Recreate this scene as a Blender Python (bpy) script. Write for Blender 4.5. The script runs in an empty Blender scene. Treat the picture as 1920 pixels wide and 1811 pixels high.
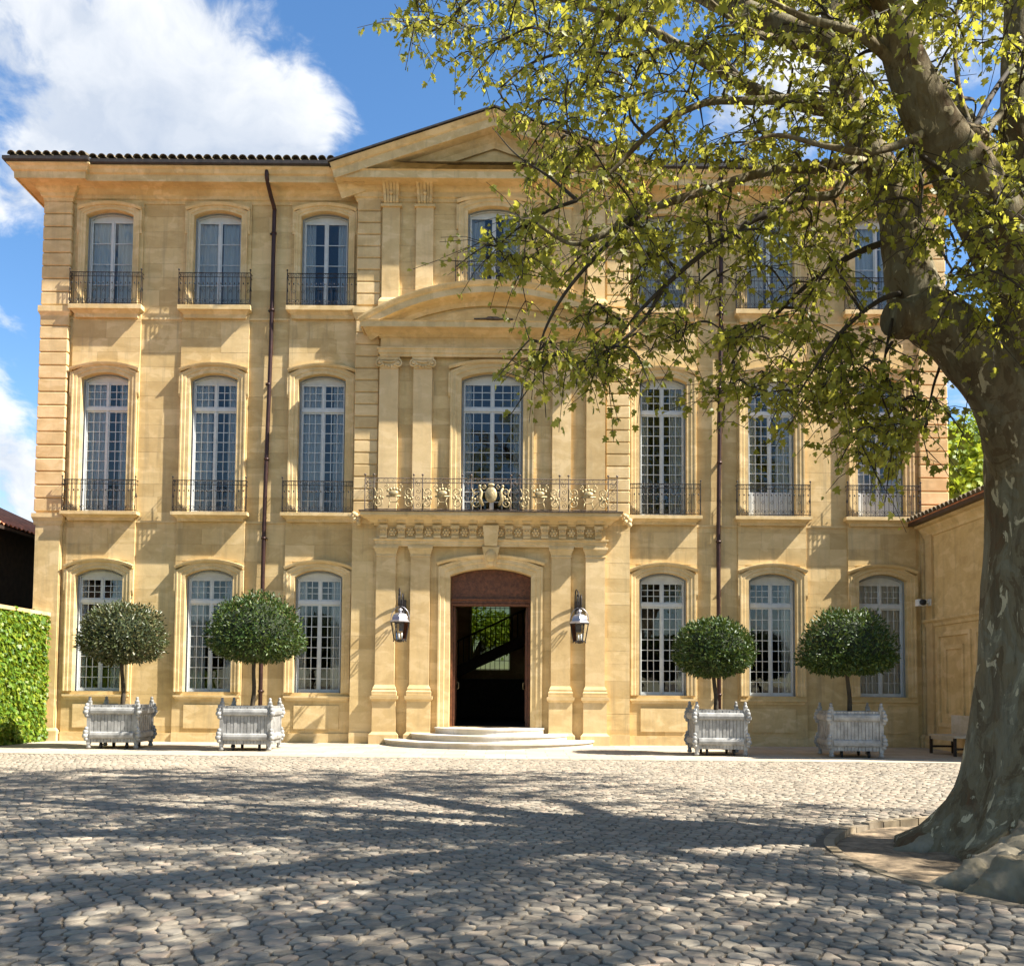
import bpy, bmesh, math, random
import numpy as np
from mathutils import Vector, Matrix, noise as mnoise
R = math.radians
random.seed(7); rng = np.random.default_rng(11)
scene = bpy.context.scene

# ------------------------------------------------------------------ camera, sky, sun, exposure
CAMX, CAMD, EYE, FPX, TILT, HORY = 0.61, 28.0, 1.5, 1900.0, R(3.2), 1293.0
cam_d = bpy.data.cameras.new('camera'); cam = bpy.data.objects.new('camera', cam_d)
scene.collection.objects.link(cam); scene.camera = cam
cam.location = (CAMX, -CAMD, EYE); cam.rotation_euler = (R(90) + TILT, R(-0.45), 0)
cam_d.sensor_width = 36; cam_d.lens = FPX / 1920 * 36
VPP = HORY - FPX * math.tan(TILT)
cam_d.shift_y = (VPP - 905.5) / 1920
cam_d.clip_end = 2000
SUN = Vector((0.86, -0.22, 1.0)).normalized()
sun_d = bpy.data.lights.new('sun', 'SUN'); sun = bpy.data.objects.new('sun', sun_d)
scene.collection.objects.link(sun)
sun_d.energy = 5.0; sun_d.angle = R(0.53); sun_d.color = (1.0, 0.945, 0.85)
sun.rotation_euler = SUN.to_track_quat('Z', 'Y').to_euler(); sun.location = (30, -20, 40)
scene.view_settings.view_transform = 'Standard'; scene.view_settings.look = 'None'
scene.view_settings.gamma = 1.0; scene.view_settings.exposure = 1.72
scene.cycles.max_bounces = 8; scene.cycles.transparent_max_bounces = 24


class N:
    """small node-tree helper"""
    def __init__(s, tree): s.t = tree; tree.nodes.clear()
    def __call__(s, kind, ins=None, **props):
        n = s.t.nodes.new('ShaderNode' + kind)
        for k, v in props.items(): setattr(n, k, v)
        for k, v in (ins or {}).items():
            sock = n.inputs[k]
            if hasattr(v, 'is_output') or isinstance(v, bpy.types.NodeSocket): s.t.links.new(v, sock)
            else: sock.default_value = v
        return n
    def math(s, op, a, b=0.0, clamp=False):
        n = s('Math', {0: a, 1: b}, operation=op); n.use_clamp = clamp; return n.outputs[0]
    def mix(s, f, a, b, blend='MIX'):
        n = s('Mix', data_type='RGBA', blend_type=blend)
        for sock, v in ((n.inputs[0], f), (n.inputs[6], a), (n.inputs[7], b)):
            if isinstance(v, bpy.types.NodeSocket): s.t.links.new(v, sock)
            else: sock.default_value = v if not isinstance(v, tuple) or len(v) == 4 else (*v, 1)
        return n.outputs[2]
    def ramp(s, f, a, b, x=0.0, y=1.0):
        n = s('MapRange', {0: f, 1: a, 2: b, 3: x, 4: y}); return n.outputs[0]


def world():
    w = bpy.data.worlds.new('World'); scene.world = w; w.use_nodes = True
    n = N(w.node_tree)
    sky = n('TexSky', sky_type='NISHITA'); sky.sun_disc = False
    sky.sun_elevation = math.asin(SUN.z); sky.sun_rotation = math.atan2(SUN.x, SUN.y)
    sky.altitude = 200; sky.air_density = 1.0; sky.dust_density = 0.3; sky.ozone_density = 2.0
    d = n('TexCoord').outputs['Generated']
    hsv = n('HueSaturation', {'Saturation': 1.2, 'Value': 1.0, 'Color': sky.outputs[0]})
    warp = n('TexNoise', {'Vector': d, 'Scale': 4.0, 'Detail': 4.0})
    dw = n('VectorMath', {0: d, 1: n('VectorMath', {0: warp.outputs['Color'], 1: (0.16, 0.16, 0.16)}, operation='MULTIPLY').outputs[0]}, operation='ADD').outputs[0]
    dsc = n('VectorMath', {0: dw, 1: (1.0, 1.0, 1.6)}, operation='MULTIPLY').outputs[0]
    big = n('TexNoise', {'Vector': dsc, 'Scale': 4.2, 'Detail': 13.0, 'Roughness': 0.6}).outputs['Fac']
    lit = n('VectorMath', {0: dsc, 1: (0.045, -0.01, 0.055)}, operation='ADD').outputs[0]
    big2 = n('TexNoise', {'Vector': lit, 'Scale': 4.2, 'Detail': 8.0, 'Roughness': 0.55}).outputs['Fac']
    val = n.math('MULTIPLY', n.math('SUBTRACT', big, 0.535), 2.5)
    # cumulus banks: (azimuth from +y towards +x, elevation, angular size, weight) in degrees
    for az, el, rad, amp in ((-24, 32, 12, .34), (-17, 26, 8.5, .27), (-27, 25, 10, .30), (-12, 27.5, 5, .22), (-28, 9.5, 8.0, .36),
                             (-5, 33, 8.5, -.30), (1, 30, 8, -.26), (-26.5, 17.2, 4.6, -.36), (12, 26, 10, .10), (27, 27, 9, .14), (22, 19, 6, -.10)):
        a, e = R(az), R(el)
        c = (math.sin(a) * math.cos(e) , math.cos(a) * math.cos(e), math.sin(e))
        dist = n('VectorMath', {0: d, 1: c}, operation='DISTANCE').outputs['Value']
        val = n.math('ADD', val, n.ramp(dist, 0.15 * R(rad), 1.35 * R(rad), amp, 0.0))
    fac = n('MapRange', {0: val, 1: 0.0, 2: 0.30, 3: 0.0, 4: 0.98}, interpolation_type='SMOOTHSTEP').outputs[0]
    relief = n.ramp(n.math('SUBTRACT', big, big2), -0.05, 0.07)
    thick = n.ramp(val, 0.2, 0.75, 1.0, 0.4)
    ccol = n.mix(n.math('MULTIPLY', n.math('ADD', n.math('MULTIPLY', relief, .65), .35), thick, True), (2.2, 2.65, 3.4), (4.9, 4.95, 5.0))
    col = n.mix(fac, hsv.outputs[0], ccol)
    bg = n('Background', {'Color': col, 'Strength': 0.070})
    out = n('OutputWorld', {'Surface': bg.outputs[0]})
world()

# ------------------------------------------------------------------ helpers
COL = scene.collection
def at(px, py, y, shear=0.0):
    """photo pixel -> point on the vertical plane y (measured layout of the place)"""
    px -= shear * (1220 - py); u = px - 960; v = VPP - py
    dx, dy, dz = u, FPX * math.cos(TILT) - v * math.sin(TILT), FPX * math.sin(TILT) + v * math.cos(TILT)
    s = (y + CAMD) / dy
    return Vector((CAMX + dx * s, y, EYE + dz * s))
def tag(o, label=None, cat=None, group=None, kind=None):
    for k, v in (('label', label), ('category', cat), ('group', group), ('kind', kind)):
        if v: o[k] = v
    return o
def empty(name, loc=(0, 0, 0), rz=0, label=None, cat=None, group=None):
    o = bpy.data.objects.new(name, None); COL.objects.link(o); o.location = loc; o.rotation_euler = (0, 0, rz)
    o.empty_display_size = 0.2
    return tag(o, label, cat, group)
def link(name, mesh, parent=None, loc=None, rot=None, scale=None):
    o = bpy.data.objects.new(name, mesh); COL.objects.link(o)
    if parent: o.parent = parent
    if loc is not None: o.location = loc
    if rot is not None: o.rotation_euler = rot
    if scale is not None: o.scale = scale
    return o
def copy_tree(o, parent=None):
    c = o.copy(); COL.objects.link(c); c.parent = parent
    for ch in o.children: copy_tree(ch, c)
    return c

def fast_mesh(name, V, polys_n, loops, mat, smooth=False):
    me = bpy.data.meshes.new(name)
    V = np.asarray(V, np.float32); loops = np.asarray(loops, np.int32); pn = np.asarray(polys_n, np.int32)
    me.vertices.add(len(V)); me.vertices.foreach_set('co', V.ravel())
    me.loops.add(len(loops)); me.loops.foreach_set('vertex_index', loops)
    me.polygons.add(len(pn)); st = np.zeros(len(pn), np.int32); st[1:] = np.cumsum(pn)[:-1]
    me.polygons.foreach_set('loop_start', st)
    try: me.polygons.foreach_set('loop_total', pn)
    except Exception: pass
    if smooth: me.polygons.foreach_set('use_smooth', np.ones(len(pn), bool))
    me.update(calc_edges=True); me.validate()
    if mat: me.materials.append(mat)
    return me

def offsets(path, side):
    """mitred unit offsets of an open 2-d polyline; side=+1 left of travel, -1 right"""
    n = len(path); out = []
    for i in range(n):
        ds = []
        if i > 0: ds.append((path[i][0] - path[i-1][0], path[i][1] - path[i-1][1]))
        if i < n - 1: ds.append((path[i+1][0] - path[i][0], path[i+1][1] - path[i][1]))
        ns = []
        for dx, dy in ds:
            l = math.hypot(dx, dy) or 1; ns.append((-dy / l * side, dx / l * side))
        if len(ns) == 1: out.append(ns[0]); continue
        sx, sy = ns[0][0] + ns[1][0], ns[0][1] + ns[1][1]; l2 = sx * sx + sy * sy
        k = 2 / l2 if l2 > 1e-4 else 0
        out.append((sx * k, sy * k))
    return out

class MB:
    def __init__(s): s.v = []; s.f = []; s.sm = []
    def _add(s, vs, fs, smooth=False):
        b = len(s.v); s.v += [tuple(v) for v in vs]; s.f += [tuple(b + i for i in f) for f in fs]; s.sm += [smooth] * len(fs)
    def box(s, x0, x1, y0, y1, z0, z1):
        s._add([(x0,y0,z0),(x1,y0,z0),(x1,y1,z0),(x0,y1,z0),(x0,y0,z1),(x1,y0,z1),(x1,y1,z1),(x0,y1,z1)],
               [(3,2,1,0),(4,5,6,7),(0,1,5,4),(1,2,6,5),(2,3,7,6),(3,0,4,7)])
    def frustum(s, x0, x1, y0, y1, z0, X0, X1, Y0, Y1, z1):
        s._add([(x0,y0,z0),(x1,y0,z0),(x1,y1,z0),(x0,y1,z0),(X0,Y0,z1),(X1,Y0,z1),(X1,Y1,z1),(X0,Y1,z1)],
               [(3,2,1,0),(4,5,6,7),(0,1,5,4),(1,2,6,5),(2,3,7,6),(3,0,4,7)])
    def prism(s, pts, y0, y1):
        """xz polygon extruded along y"""
        n = len(pts)
        s._add([(x, y0, z) for x, z in pts] + [(x, y1, z) for x, z in pts],
               [tuple(range(n)), tuple(range(2*n-1, n-1, -1))] + [(i, n+i, n+(i+1) % n, (i+1) % n) for i in range(n)])
    def slab(s, pts, z0, z1):
        """xy polygon extruded along z"""
        n = len(pts)
        s._add([(x, y, z0) for x, y in pts] + [(x, y, z1) for x, y in pts],
               [tuple(range(n-1, -1, -1)), tuple(range(n, 2*n))] + [(i, (i+1) % n, n+(i+1) % n, n+i) for i in range(n)])
    def sweep(s, path, prof, side, to3, caps=True, smooth=False):
        off = offsets(path, side); m = len(prof); vs = []; fs = []
        for (a, b), (ox, oy) in zip(path, off):
            for o, p in prof: vs.append(to3(a + ox * o, b + oy * o, p))
        for i in range(len(path) - 1):
            for j in range(m - 1):
                fs.append((i*m+j, (i+1)*m+j, (i+1)*m+j+1, i*m+j+1))
        if caps: fs += [tuple(range(m)), tuple(range((len(path)-1)*m + m - 1, (len(path)-1)*m - 1, -1))]
        s._add(vs, fs, smooth)
    def tube(s, pts, rad, n=6, caps=True, smooth=True, bump=None):
        pts = [Vector(p) for p in pts]; k = len(pts)
        if not hasattr(rad, '__len__'): rad = [rad] * k
        t0 = (pts[1] - pts[0]).normalized(); u = t0.orthogonal().normalized(); vs = []; fs = []
        for i, p in enumerate(pts):
            t = (pts[min(i+1, k-1)] - pts[max(i-1, 0)])
            t = t.normalized() if t.length > 1e-9 else t0
            u = (u - t * u.dot(t))
            u = u.normalized() if u.length > 1e-6 else t.orthogonal().normalized()
            w = t.cross(u)
            for j in range(n):
                a = 2 * math.pi * j / n; dr = u * math.cos(a) + w * math.sin(a)
                r = rad[i] * (bump(p + dr * rad[i]) if bump else 1)
                vs.append(p + dr * r)
        for i in range(k - 1):
            for j in range(n): fs.append((i*n+j, i*n+(j+1) % n, (i+1)*n+(j+1) % n, (i+1)*n+j))
        if caps: fs += [tuple(range(n-1, -1, -1)), tuple(range((k-1)*n, k*n))]
        s._add(vs, fs, smooth)
    def lathe(s, prof, c, n=12, smooth=True):
        k = len(prof); vs = []; fs = []
        for r, z in prof:
            for j in range(n):
                a = 2*math.pi*(j+.5)/n; vs.append((c[0]+r*math.cos(a), c[1]+r*math.sin(a), c[2]+z))
        for i in range(k-1):
            for j in range(n): fs.append((i*n+j, i*n+(j+1) % n, (i+1)*n+(j+1) % n, (i+1)*n+j))
        fs += [tuple(range(n-1, -1, -1)), tuple(range((k-1)*n, k*n))]
        s._add(vs, fs, smooth)
    def ball(s, c, r, n=8, sq=(1,1,1)):
        k = max(4, n//2+1); prof = [(max(1e-3, math.sin(math.pi*i/k)), -math.cos(math.pi*i/k)) for i in range(k+1)]
        b = len(s.v); s.lathe([(p*r, z*r) for p, z in prof], (0,0,0), n)
        for i in range(b, len(s.v)):
            x, y, z = s.v[i]; s.v[i] = (c[0]+x*sq[0], c[1]+y*sq[1], c[2]+z*sq[2])
    def mesh(s, name, mat):
        me = bpy.data.meshes.new(name); me.from_pydata(s.v, [], s.f); me.materials.append(mat)
        if any(s.sm): me.polygons.foreach_set('use_smooth', s.sm)
        bm = bmesh.new(); bm.from_mesh(me); bmesh.ops.recalc_face_normals(bm, faces=bm.faces); bm.to_mesh(me); bm.free()
        me.update(); return me
    def build(s, name, mat, parent=None, loc=None, rot=None):
        return link(name, s.mesh(name, mat), parent, loc, rot)

def smooth_path(pts, rad, sub=5):
    """Catmull-Rom through points with radii"""
    P = [Vector(p) for p in pts]; P = [P[0]*2-P[1]] + P + [P[-1]*2-P[-2]]; r = [rad[0]] + list(rad) + [rad[-1]]
    o, q = [], []
    for i in range(1, len(P)-2):
        for k in range(sub):
            t = k/sub; a, b, c, d = P[i-1:i+3]
            o.append(0.5*((2*b)+(c-a)*t+(2*a-5*b+4*c-d)*t*t+(3*b-a-3*c+d)*t**3)); q.append(r[i]+(r[i+1]-r[i])*t)
    o.append(P[-2]); q.append(r[-2]); return o, q

# ------------------------------------------------------------------ materials
def new_mat(name):
    m = bpy.data.materials.new(name); m.use_nodes = True; return m, N(m.node_tree)
def finish(n, col, rough=0.8, bump=None, bstr=0.3, bdist=0.02, metal=0.0, spec=0.3, **kw):
    ins = {'Base Color': col if isinstance(col, bpy.types.NodeSocket) else (*col, 1), 'Roughness': rough, 'Metallic': metal, 'Specular IOR Level': spec}
    ins.update(kw)
    if bump is not None: ins['Normal'] = n('Bump', {'Height': bump, 'Strength': bstr, 'Distance': bdist}).outputs[0]
    p = n('BsdfPrincipled', ins); n('OutputMaterial', {'Surface': p.outputs[0]}); return p
def rnd(n):
    g = n('NewGeometry').outputs['Random Per Island']; o = n('ObjectInfo').outputs['Random']
    return n.math('FRACT', n.math('ADD', g, o))

def stone(name, base, vary=0.0, stain=0.5, rough=0.88, grain=1.0):
    m, n = new_mat(name); pos = n('NewGeometry').outputs['Position']
    big = n('TexNoise', {'Vector': pos, 'Scale': 0.55, 'Detail': 5.0, 'Roughness': 0.6}).outputs['Fac']
    mid = n('TexNoise', {'Vector': pos, 'Scale': 3.2, 'Detail': 6.0, 'Roughness': 0.65}).outputs['Fac']
    fine = n('TexNoise', {'Vector': pos, 'Scale': 34.0, 'Detail': 5.0, 'Roughness': 0.7}).outputs['Fac']
    sp = n('VectorMath', {0: pos, 1: (5.0, 5.0, 0.45)}, operation='MULTIPLY').outputs[0]
    streak = n('TexNoise', {'Vector': sp, 'Scale': 1.0, 'Detail': 5.0, 'Roughness': 0.65}).outputs['Fac']
    b = base
    dark = (b[0]*.70, b[1]*.66, b[2]*.60); pale = (min(.9, b[0]*1.22), b[1]*1.26, b[2]*1.42); grey = (b[0]*.52, b[1]*.56, b[2]*.66)
    c = n.mix(n.ramp(big, .32, .68), (b[0]*.9, b[1]*.87, b[2]*.8), (b[0]*1.08, b[1]*1.09, b[2]*1.13))
    blot = n('TexNoise', {'Vector': n('VectorMath', {0: pos, 1: (1.0, 1.0, 2.1)}, operation='MULTIPLY').outputs[0], 'Scale': 1.5, 'Detail': 4.0, 'Roughness': 0.55, 'Distortion': 0.6}).outputs['Fac']
    c = n.mix(n.math('MULTIPLY', n.ramp(blot, .53, .59), .65), c, pale); c = n.mix(n.math('MULTIPLY', n.ramp(blot, .45, .38), .38), c, dark)
    c = n.mix(n.math('MULTIPLY', n.ramp(mid, .5, .78), .55), c, pale)
    c = n.mix(n.math('MULTIPLY', n.ramp(mid, .47, .25), .5), c, dark)
    c = n.mix(n.math('MULTIPLY', n.ramp(streak, .52, .72), stain * .75), c, grey)
    if vary:
        r = rnd(n)
        c = n.mix(n.ramp(r, 0, .5, vary, 0), c, dark); c = n.mix(n.ramp(r, .55, 1, 0, vary*.9), c, pale)
    c = n.mix(n.math('MULTIPLY', n.ramp(fine, .3, .7), .3*grain), c, n.mix(.5, c, dark))
    h = n.math('ADD', n.math('MULTIPLY', fine, .4), mid)
    finish(n, c, rough, h, .35, .015, spec=.2); return m
def plain(name, col, rough=0.6, metal=0.0, vary=0.12, scale=6.0, bump=0.15, spec=0.35):
    m, n = new_mat(name); pos = n('NewGeometry').outputs['Position']
    f = n('TexNoise', {'Vector': pos, 'Scale': scale, 'Detail': 6.0, 'Roughness': 0.65}).outputs['Fac']
    c = n.mix(n.ramp(f, .3, .7), tuple(x*(1-vary*1.6) for x in col), tuple(min(.95, x*(1+vary)) for x in col))
    finish(n, c, rough, f, bump, .01, metal, spec); return m
def leafmat(name, a, b, c3, trans=0.35, rough=0.5, spec=.35):
    m, n = new_mat(name); r = rnd(n)
    col = n.mix(n.ramp(r, 0, .55), a, b); col = n.mix(n.ramp(r, .62, 1), col, c3)
    p = n('BsdfPrincipled', {'Base Color': col, 'Roughness': rough, 'Specular IOR Level': spec})
    t = n('BsdfTranslucent', {'Color': n.mix(.5, col, (c3[0]*1.6, c3[1]*1.5, c3[2]*.8))})
    mx = n('MixShader', {0: trans, 1: p.outputs[0], 2: t.outputs[0]}); n('OutputMaterial', {'Surface': mx.outputs[0]}); return m

ST = (0.56, 0.405, 0.188)
M = {}
M['stone'] = stone('stone_wall', ST)
M['block'] = stone('stone_block', ST, vary=.5, stain=.9)
M['trim'] = stone('stone_trim', (0.585, 0.43, 0.21), stain=.6)
M['quoin'] = stone('stone_quoin', (0.58, 0.42, 0.205), vary=.45)
M['oldstone'] = stone('stone_pale', (0.50, 0.45, 0.36), vary=.2)
M['kerb'] = stone('kerb_stone', (0.25, 0.20, 0.13), vary=.5)
M['pave'] = stone('paving_stone', (0.47, 0.42, 0.335), stain=.2)
def mk_pave():
    m, n = new_mat('paving_slabs'); pos = n('NewGeometry').outputs['Position']
    br = n('TexBrick', {'Vector': pos, 'Color1': (.36, .305, .225, 1), 'Color2': (.45, .385, .29, 1), 'Mortar': (.16, .13, .095, 1), 'Scale': 1.0, 'Mortar Size': .008, 'Brick Width': .95, 'Row Height': .62, 'Bias': 0.0})
    f = n('TexNoise', {'Vector': pos, 'Scale': 1.1, 'Detail': 7.0, 'Roughness': .65}).outputs['Fac']; g = n('TexNoise', {'Vector': pos, 'Scale': 18.0, 'Detail': 5.0}).outputs['Fac']
    c = n.mix(n.ramp(f, .42, .7, 0, .55), br.outputs['Color'], (.30, .245, .175)); c = n.mix(n.ramp(g, .5, .8, 0, .35), c, (.25, .21, .155))
    finish(n, c, .85, n.math('SUBTRACT', g, br.outputs['Fac']), .4, .01, spec=.25); return m
M['pave'] = mk_pave()
M['paint'] = plain('grey_white_paint', (.50, .515, .50), .55, vary=.08)
M['planter'] = plain('pale_grey_paint', (.29, .285, .27), .6, vary=.28, scale=5)
M['iron'] = plain('wrought_iron', (.035, .032, .032), .5, metal=.6, vary=.3)
M['ironrust'] = plain('weathered_iron', (.13, .10, .08), .65, metal=.4, vary=.4, scale=20)
M['gilt'] = plain('gilded_iron', (.40, .31, .16), .5, metal=.35, vary=.35, scale=14)
M['pipe'] = plain('brown_pipe', (.042, .018, .014), .42, metal=.3, vary=.3)
M['gutter'] = plain('dark_gutter', (.035, .028, .024), .6, vary=.3)
M['tile'] = plain('clay_tile', (.17, .135, .085), .85, vary=.45, scale=7, bump=.4)
M['tiler'] = plain('red_clay_tile', (.60, .24, .12), .85, vary=.35, scale=5, bump=.4)
M['zinc'] = plain('zinc', (.33, .32, .34), .38, metal=.75, vary=.15)
M['wood'] = plain('oak_stain', (.12, .045, .02), .42, vary=.35, scale=12)
M['darkwood'] = plain('dark_timber', (.035, .022, .015), .75, vary=.4)
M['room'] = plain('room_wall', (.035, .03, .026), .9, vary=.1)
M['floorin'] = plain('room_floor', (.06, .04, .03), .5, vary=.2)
M['soil'] = plain('soil', (.23, .17, .105), .95, vary=.4, scale=9, bump=.8)
M['rubber'] = plain('black_iron', (.02, .02, .02), .6)
M['whiteplastic'] = plain('white_plastic', (.7, .7, .68), .4)
M['curtain'] = None

def mk_curtain():
    m, n = new_mat('sheer_curtain')
    p = n('BsdfDiffuse', {'Color': (.82, .81, .78, 1)}); t = n('BsdfTranslucent', {'Color': (.45, .45, .45, 1)})
    tr = n('BsdfTransparent'); a = n('MixShader', {0: .35, 1: p.outputs[0], 2: t.outputs[0]})
    b = n('MixShader', {0: .08, 1: a.outputs[0], 2: tr.outputs[0]}); n('OutputMaterial', {'Surface': b.outputs[0]}); return m
M['curtain'] = mk_curtain()
def mk_glass(name, tint, refl=1.0, ior=1.5):
    m, n = new_mat(name)
    pos = n('NewGeometry').outputs['Position']
    wob = n('TexNoise', {'Vector': pos, 'Scale': 2.2, 'Detail': 2.0}).outputs['Fac']
    bp = n('Bump', {'Height': wob, 'Strength': .25, 'Distance': .02}).outputs[0]
    fr = n('Fresnel', {'IOR': ior, 'Normal': bp}).outputs[0]
    g = n('BsdfGlossy', {'Color': (refl, refl, refl, 1), 'Roughness': .02, 'Normal': bp}); t = n('BsdfTransparent', {'Color': (*tint, 1)})
    mx = n('MixShader', {0: fr, 1: t.outputs[0], 2: g.outputs[0]}); n('OutputMaterial', {'Surface': mx.outputs[0]}); return m
M['glass'] = mk_glass('window_glass', (.9, .92, .92), .95, 1.45); M['dimglass'] = mk_glass('dimming_glass', (.40, .42, .33), .35, 1.35); M['lampglass'] = mk_glass('lamp_glass', (.93, .93, .9))

def mk_cobble():
    m, n = new_mat('cobble_stone'); pos = n('NewGeometry').outputs['Position']; r = rnd(n)
    r2 = n.math('FRACT', n.math('MULTIPLY', r, 7.31))
    f = n('TexNoise', {'Vector': pos, 'Scale': 26.0, 'Detail': 6.0, 'Roughness': 0.7}).outputs['Fac']
    g = n('TexNoise', {'Vector': pos, 'Scale': .7, 'Detail': 4.0}).outputs['Fac']
    c = n.mix(n.ramp(r, 0, 1), (.14, .115, .084), (.29, .247, .185))
    c = n.mix(n.ramp(r2, .72, .95, 0, .7), c, (.34, .25, .18)); c = n.mix(n.ramp(r2, .22, .02, 0, .6), c, (.19, .175, .15))
    c = n.mix(n.math('MULTIPLY', n.ramp(f, .42, .7), .5), c, (.36, .315, .24)); c = n.mix(n.ramp(g, .45, .7, 0, .55), c, (.19, .16, .12))
    finish(n, c, .8, f, .5, .012, spec=.35); return m
M['cobble'] = mk_cobble()
def mk_ground():
    m, n = new_mat('cobbled_ground'); pos = n('NewGeometry').outputs['Position']
    v = n('TexVoronoi', {'Vector': n('VectorMath', {0: pos, 1: (5.9, 8.3, 1.0)}, operation='MULTIPLY').outputs[0], 'Scale': 1.0}, feature='DISTANCE_TO_EDGE')
    f = n('TexNoise', {'Vector': pos, 'Scale': 1.4, 'Detail': 8.0}).outputs['Fac']
    c = n.mix(n.ramp(f, .3, .7), (.095, .078, .053), (.16, .132, .095))
    finish(n, c, .9, n.ramp(v.outputs['Distance'], 0, .12), .5, .03); return m
M['ground'] = mk_ground()
def mk_bark():
    m, n = new_mat('plane_bark'); pos = n('NewGeometry').outputs['Position']
    sp = n('VectorMath', {0: pos, 1: (1.0, 1.0, .55)}, operation='MULTIPLY').outputs[0]
    a = n('TexNoise', {'Vector': sp, 'Scale': 3.4, 'Detail': 8.0, 'Roughness': .62, 'Distortion': .9}).outputs['Fac']
    b = n('TexNoise', {'Vector': sp, 'Scale': 8.0, 'Detail': 5.0, 'Roughness': .55, 'Distortion': .7}).outputs['Fac']
    sv = n('VectorMath', {0: pos, 1: (14.0, 14.0, 2.6)}, operation='MULTIPLY').outputs[0]
    v = n('TexNoise', {'Vector': sv, 'Scale': 1.0, 'Detail': 7.0, 'Roughness': .7}).outputs['Fac']
    e = n('TexVoronoi', {'Vector': n('VectorMath', {0: sp, 1: n('VectorMath', {0: n('TexNoise', {'Vector': pos, 'Scale': 5.0}).outputs['Color'], 1: (.35, .35, .35)}, operation='MULTIPLY').outputs[0]}, operation='ADD').outputs[0], 'Scale': 5.5}, feature='F1')
    cell = n('SeparateColor', {0: e.outputs['Color']}).outputs[0]
    c = n.mix(n.ramp(a, .445, .46), (.115, .083, .043), (.165, .132, .074)); c = n.mix(n.ramp(a, .54, .552), c, (.18, .158, .10)); c = n.mix(n.ramp(a, .625, .635), c, (.26, .23, .145))
    c = n.mix(n.ramp(cell, .55, .95, 0, .35), c, (.18, .16, .105)); c = n.mix(n.ramp(cell, .3, .05, 0, .4), c, (.10, .072, .04))
    c = n.mix(n.ramp(a, .38, .33, 0, .7), c, (.12, .06, .028))
    c = n.mix(n.ramp(b, .62, .64), c, (.46, .39, .24)); c = n.mix(n.math('MULTIPLY', n.ramp(v, .46, .72), .6), c, (.045, .034, .02))
    h = n.math('ADD', n.math('MULTIPLY', v, .6), n.math('ADD', n.math('MULTIPLY', cell, .35), a))
    finish(n, c, .9, h, .8, .035, spec=.15); return m
M['bark'] = mk_bark()
M['root'] = stone('root_bark', (.22, .185, .12), stain=1.0, grain=2.0)
M['twig'] = plain('twig_bark', (.05, .038, .024), .85, vary=.3)
M['leaf'] = leafmat('plane_leaf', (.10, .128, .02), (.225, .25, .042), (.385, .37, .075), .58, .42)
M['laurel'] = leafmat('laurel_leaf', (.013, .033, .006), (.030, .063, .010), (.095, .13, .022), .15, .46, .35)
M['laurel2'] = leafmat('dry_laurel_leaf', (.03, .045, .015), (.06, .075, .026), (.13, .115, .045), .12, .38, .45)
M['ivy'] = leafmat('ivy_leaf', (.045, .115, .012), (.125, .22, .016), (.28, .32, .03), .35, .45)
M['farleaf'] = leafmat('far_leaf', (.08, .15, .015), (.17, .26, .025), (.3, .36, .04), .4, .5)
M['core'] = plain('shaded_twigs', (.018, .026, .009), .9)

# ------------------------------------------------------------------ setting: ground, pavement, cobbles
PIT = Vector((6.52, -18.7)); PR = 2.8; PE = 1.125
def ground():
    ang = [2*math.pi*i/64 for i in range(64)]
    mb = MB(); vs = []; fs = []
    inner = [(PIT.x + (PR+.02)*math.cos(a), PIT.y + PE*(PR+.02)*math.sin(a)) for a in ang]
    ring2 = [(PIT.x + 6*math.cos(a), PIT.y + 6*math.sin(a)) for a in ang]
    far = []
    for a in ang:
        c, s_ = math.cos(a), math.sin(a); k = 600/max(abs(c), abs(s_)); far.append((PIT.x + c*k, PIT.y + s_*k))
    for ring in (inner, ring2, far): vs += [(x, y, -.011) for x, y in ring]
    for k in range(2):
        for i in range(64): fs.append((k*64+i, k*64+(i+1) % 64, (k+1)*64+(i+1) % 64, (k+1)*64+i))
    mb._add(vs, fs); g = mb.build('ground', M['ground']); tag(g, kind='structure')
    # soil in the tree pit: a dished disc with lumps
    mb = MB(); vs = []; fs = []; nr = 14
    for k in range(nr+1):
        r = PR*.995*k/nr
        for a in ang:
            x, y = PIT.x + r*math.cos(a), PIT.y + PE*r*math.sin(a)
            z = -.06 + .04*mnoise.noise((x*2.3, y*2.3, 0)) + .03*mnoise.noise((x*7, y*7, 3)) + (.10 if False else 0)
            vs.append((x, y, z))
    for k in range(nr):
        for i in range(64): fs.append((k*64+i, k*64+(i+1) % 64, (k+1)*64+(i+1) % 64, (k+1)*64+i))
    mb._add(vs, fs, True); s = mb.build('soil', M['soil']); tag(s, kind='structure')
ground()
def pavement():
    mb = MB()
    front = []
    for i in range(41):
        x = -14 + 26.4*i/40; front.append((x, -5.75 - .35*math.sin((x+3)*.13) - (.8*((x-9)/3)**2 if x > 9 else 0) + (.9*((x+9)/4)**2 if x < -9 else 0)))
    mb.slab([(-14, 1.0)] + front + [(12.4, 1.0)], -.2, .008)
    # flush border stones as a slightly lower lip
    p = mb.build('pavement', M['pave']); tag(p, kind='structure'); return front
PFRONT = pavement()
def pave_y(x):
    for (a, ya), (b, yb) in zip(PFRONT, PFRONT[1:]):
        if a <= x <= b: return ya + (yb-ya)*(x-a)/(b-a)
    return -5.7

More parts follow.
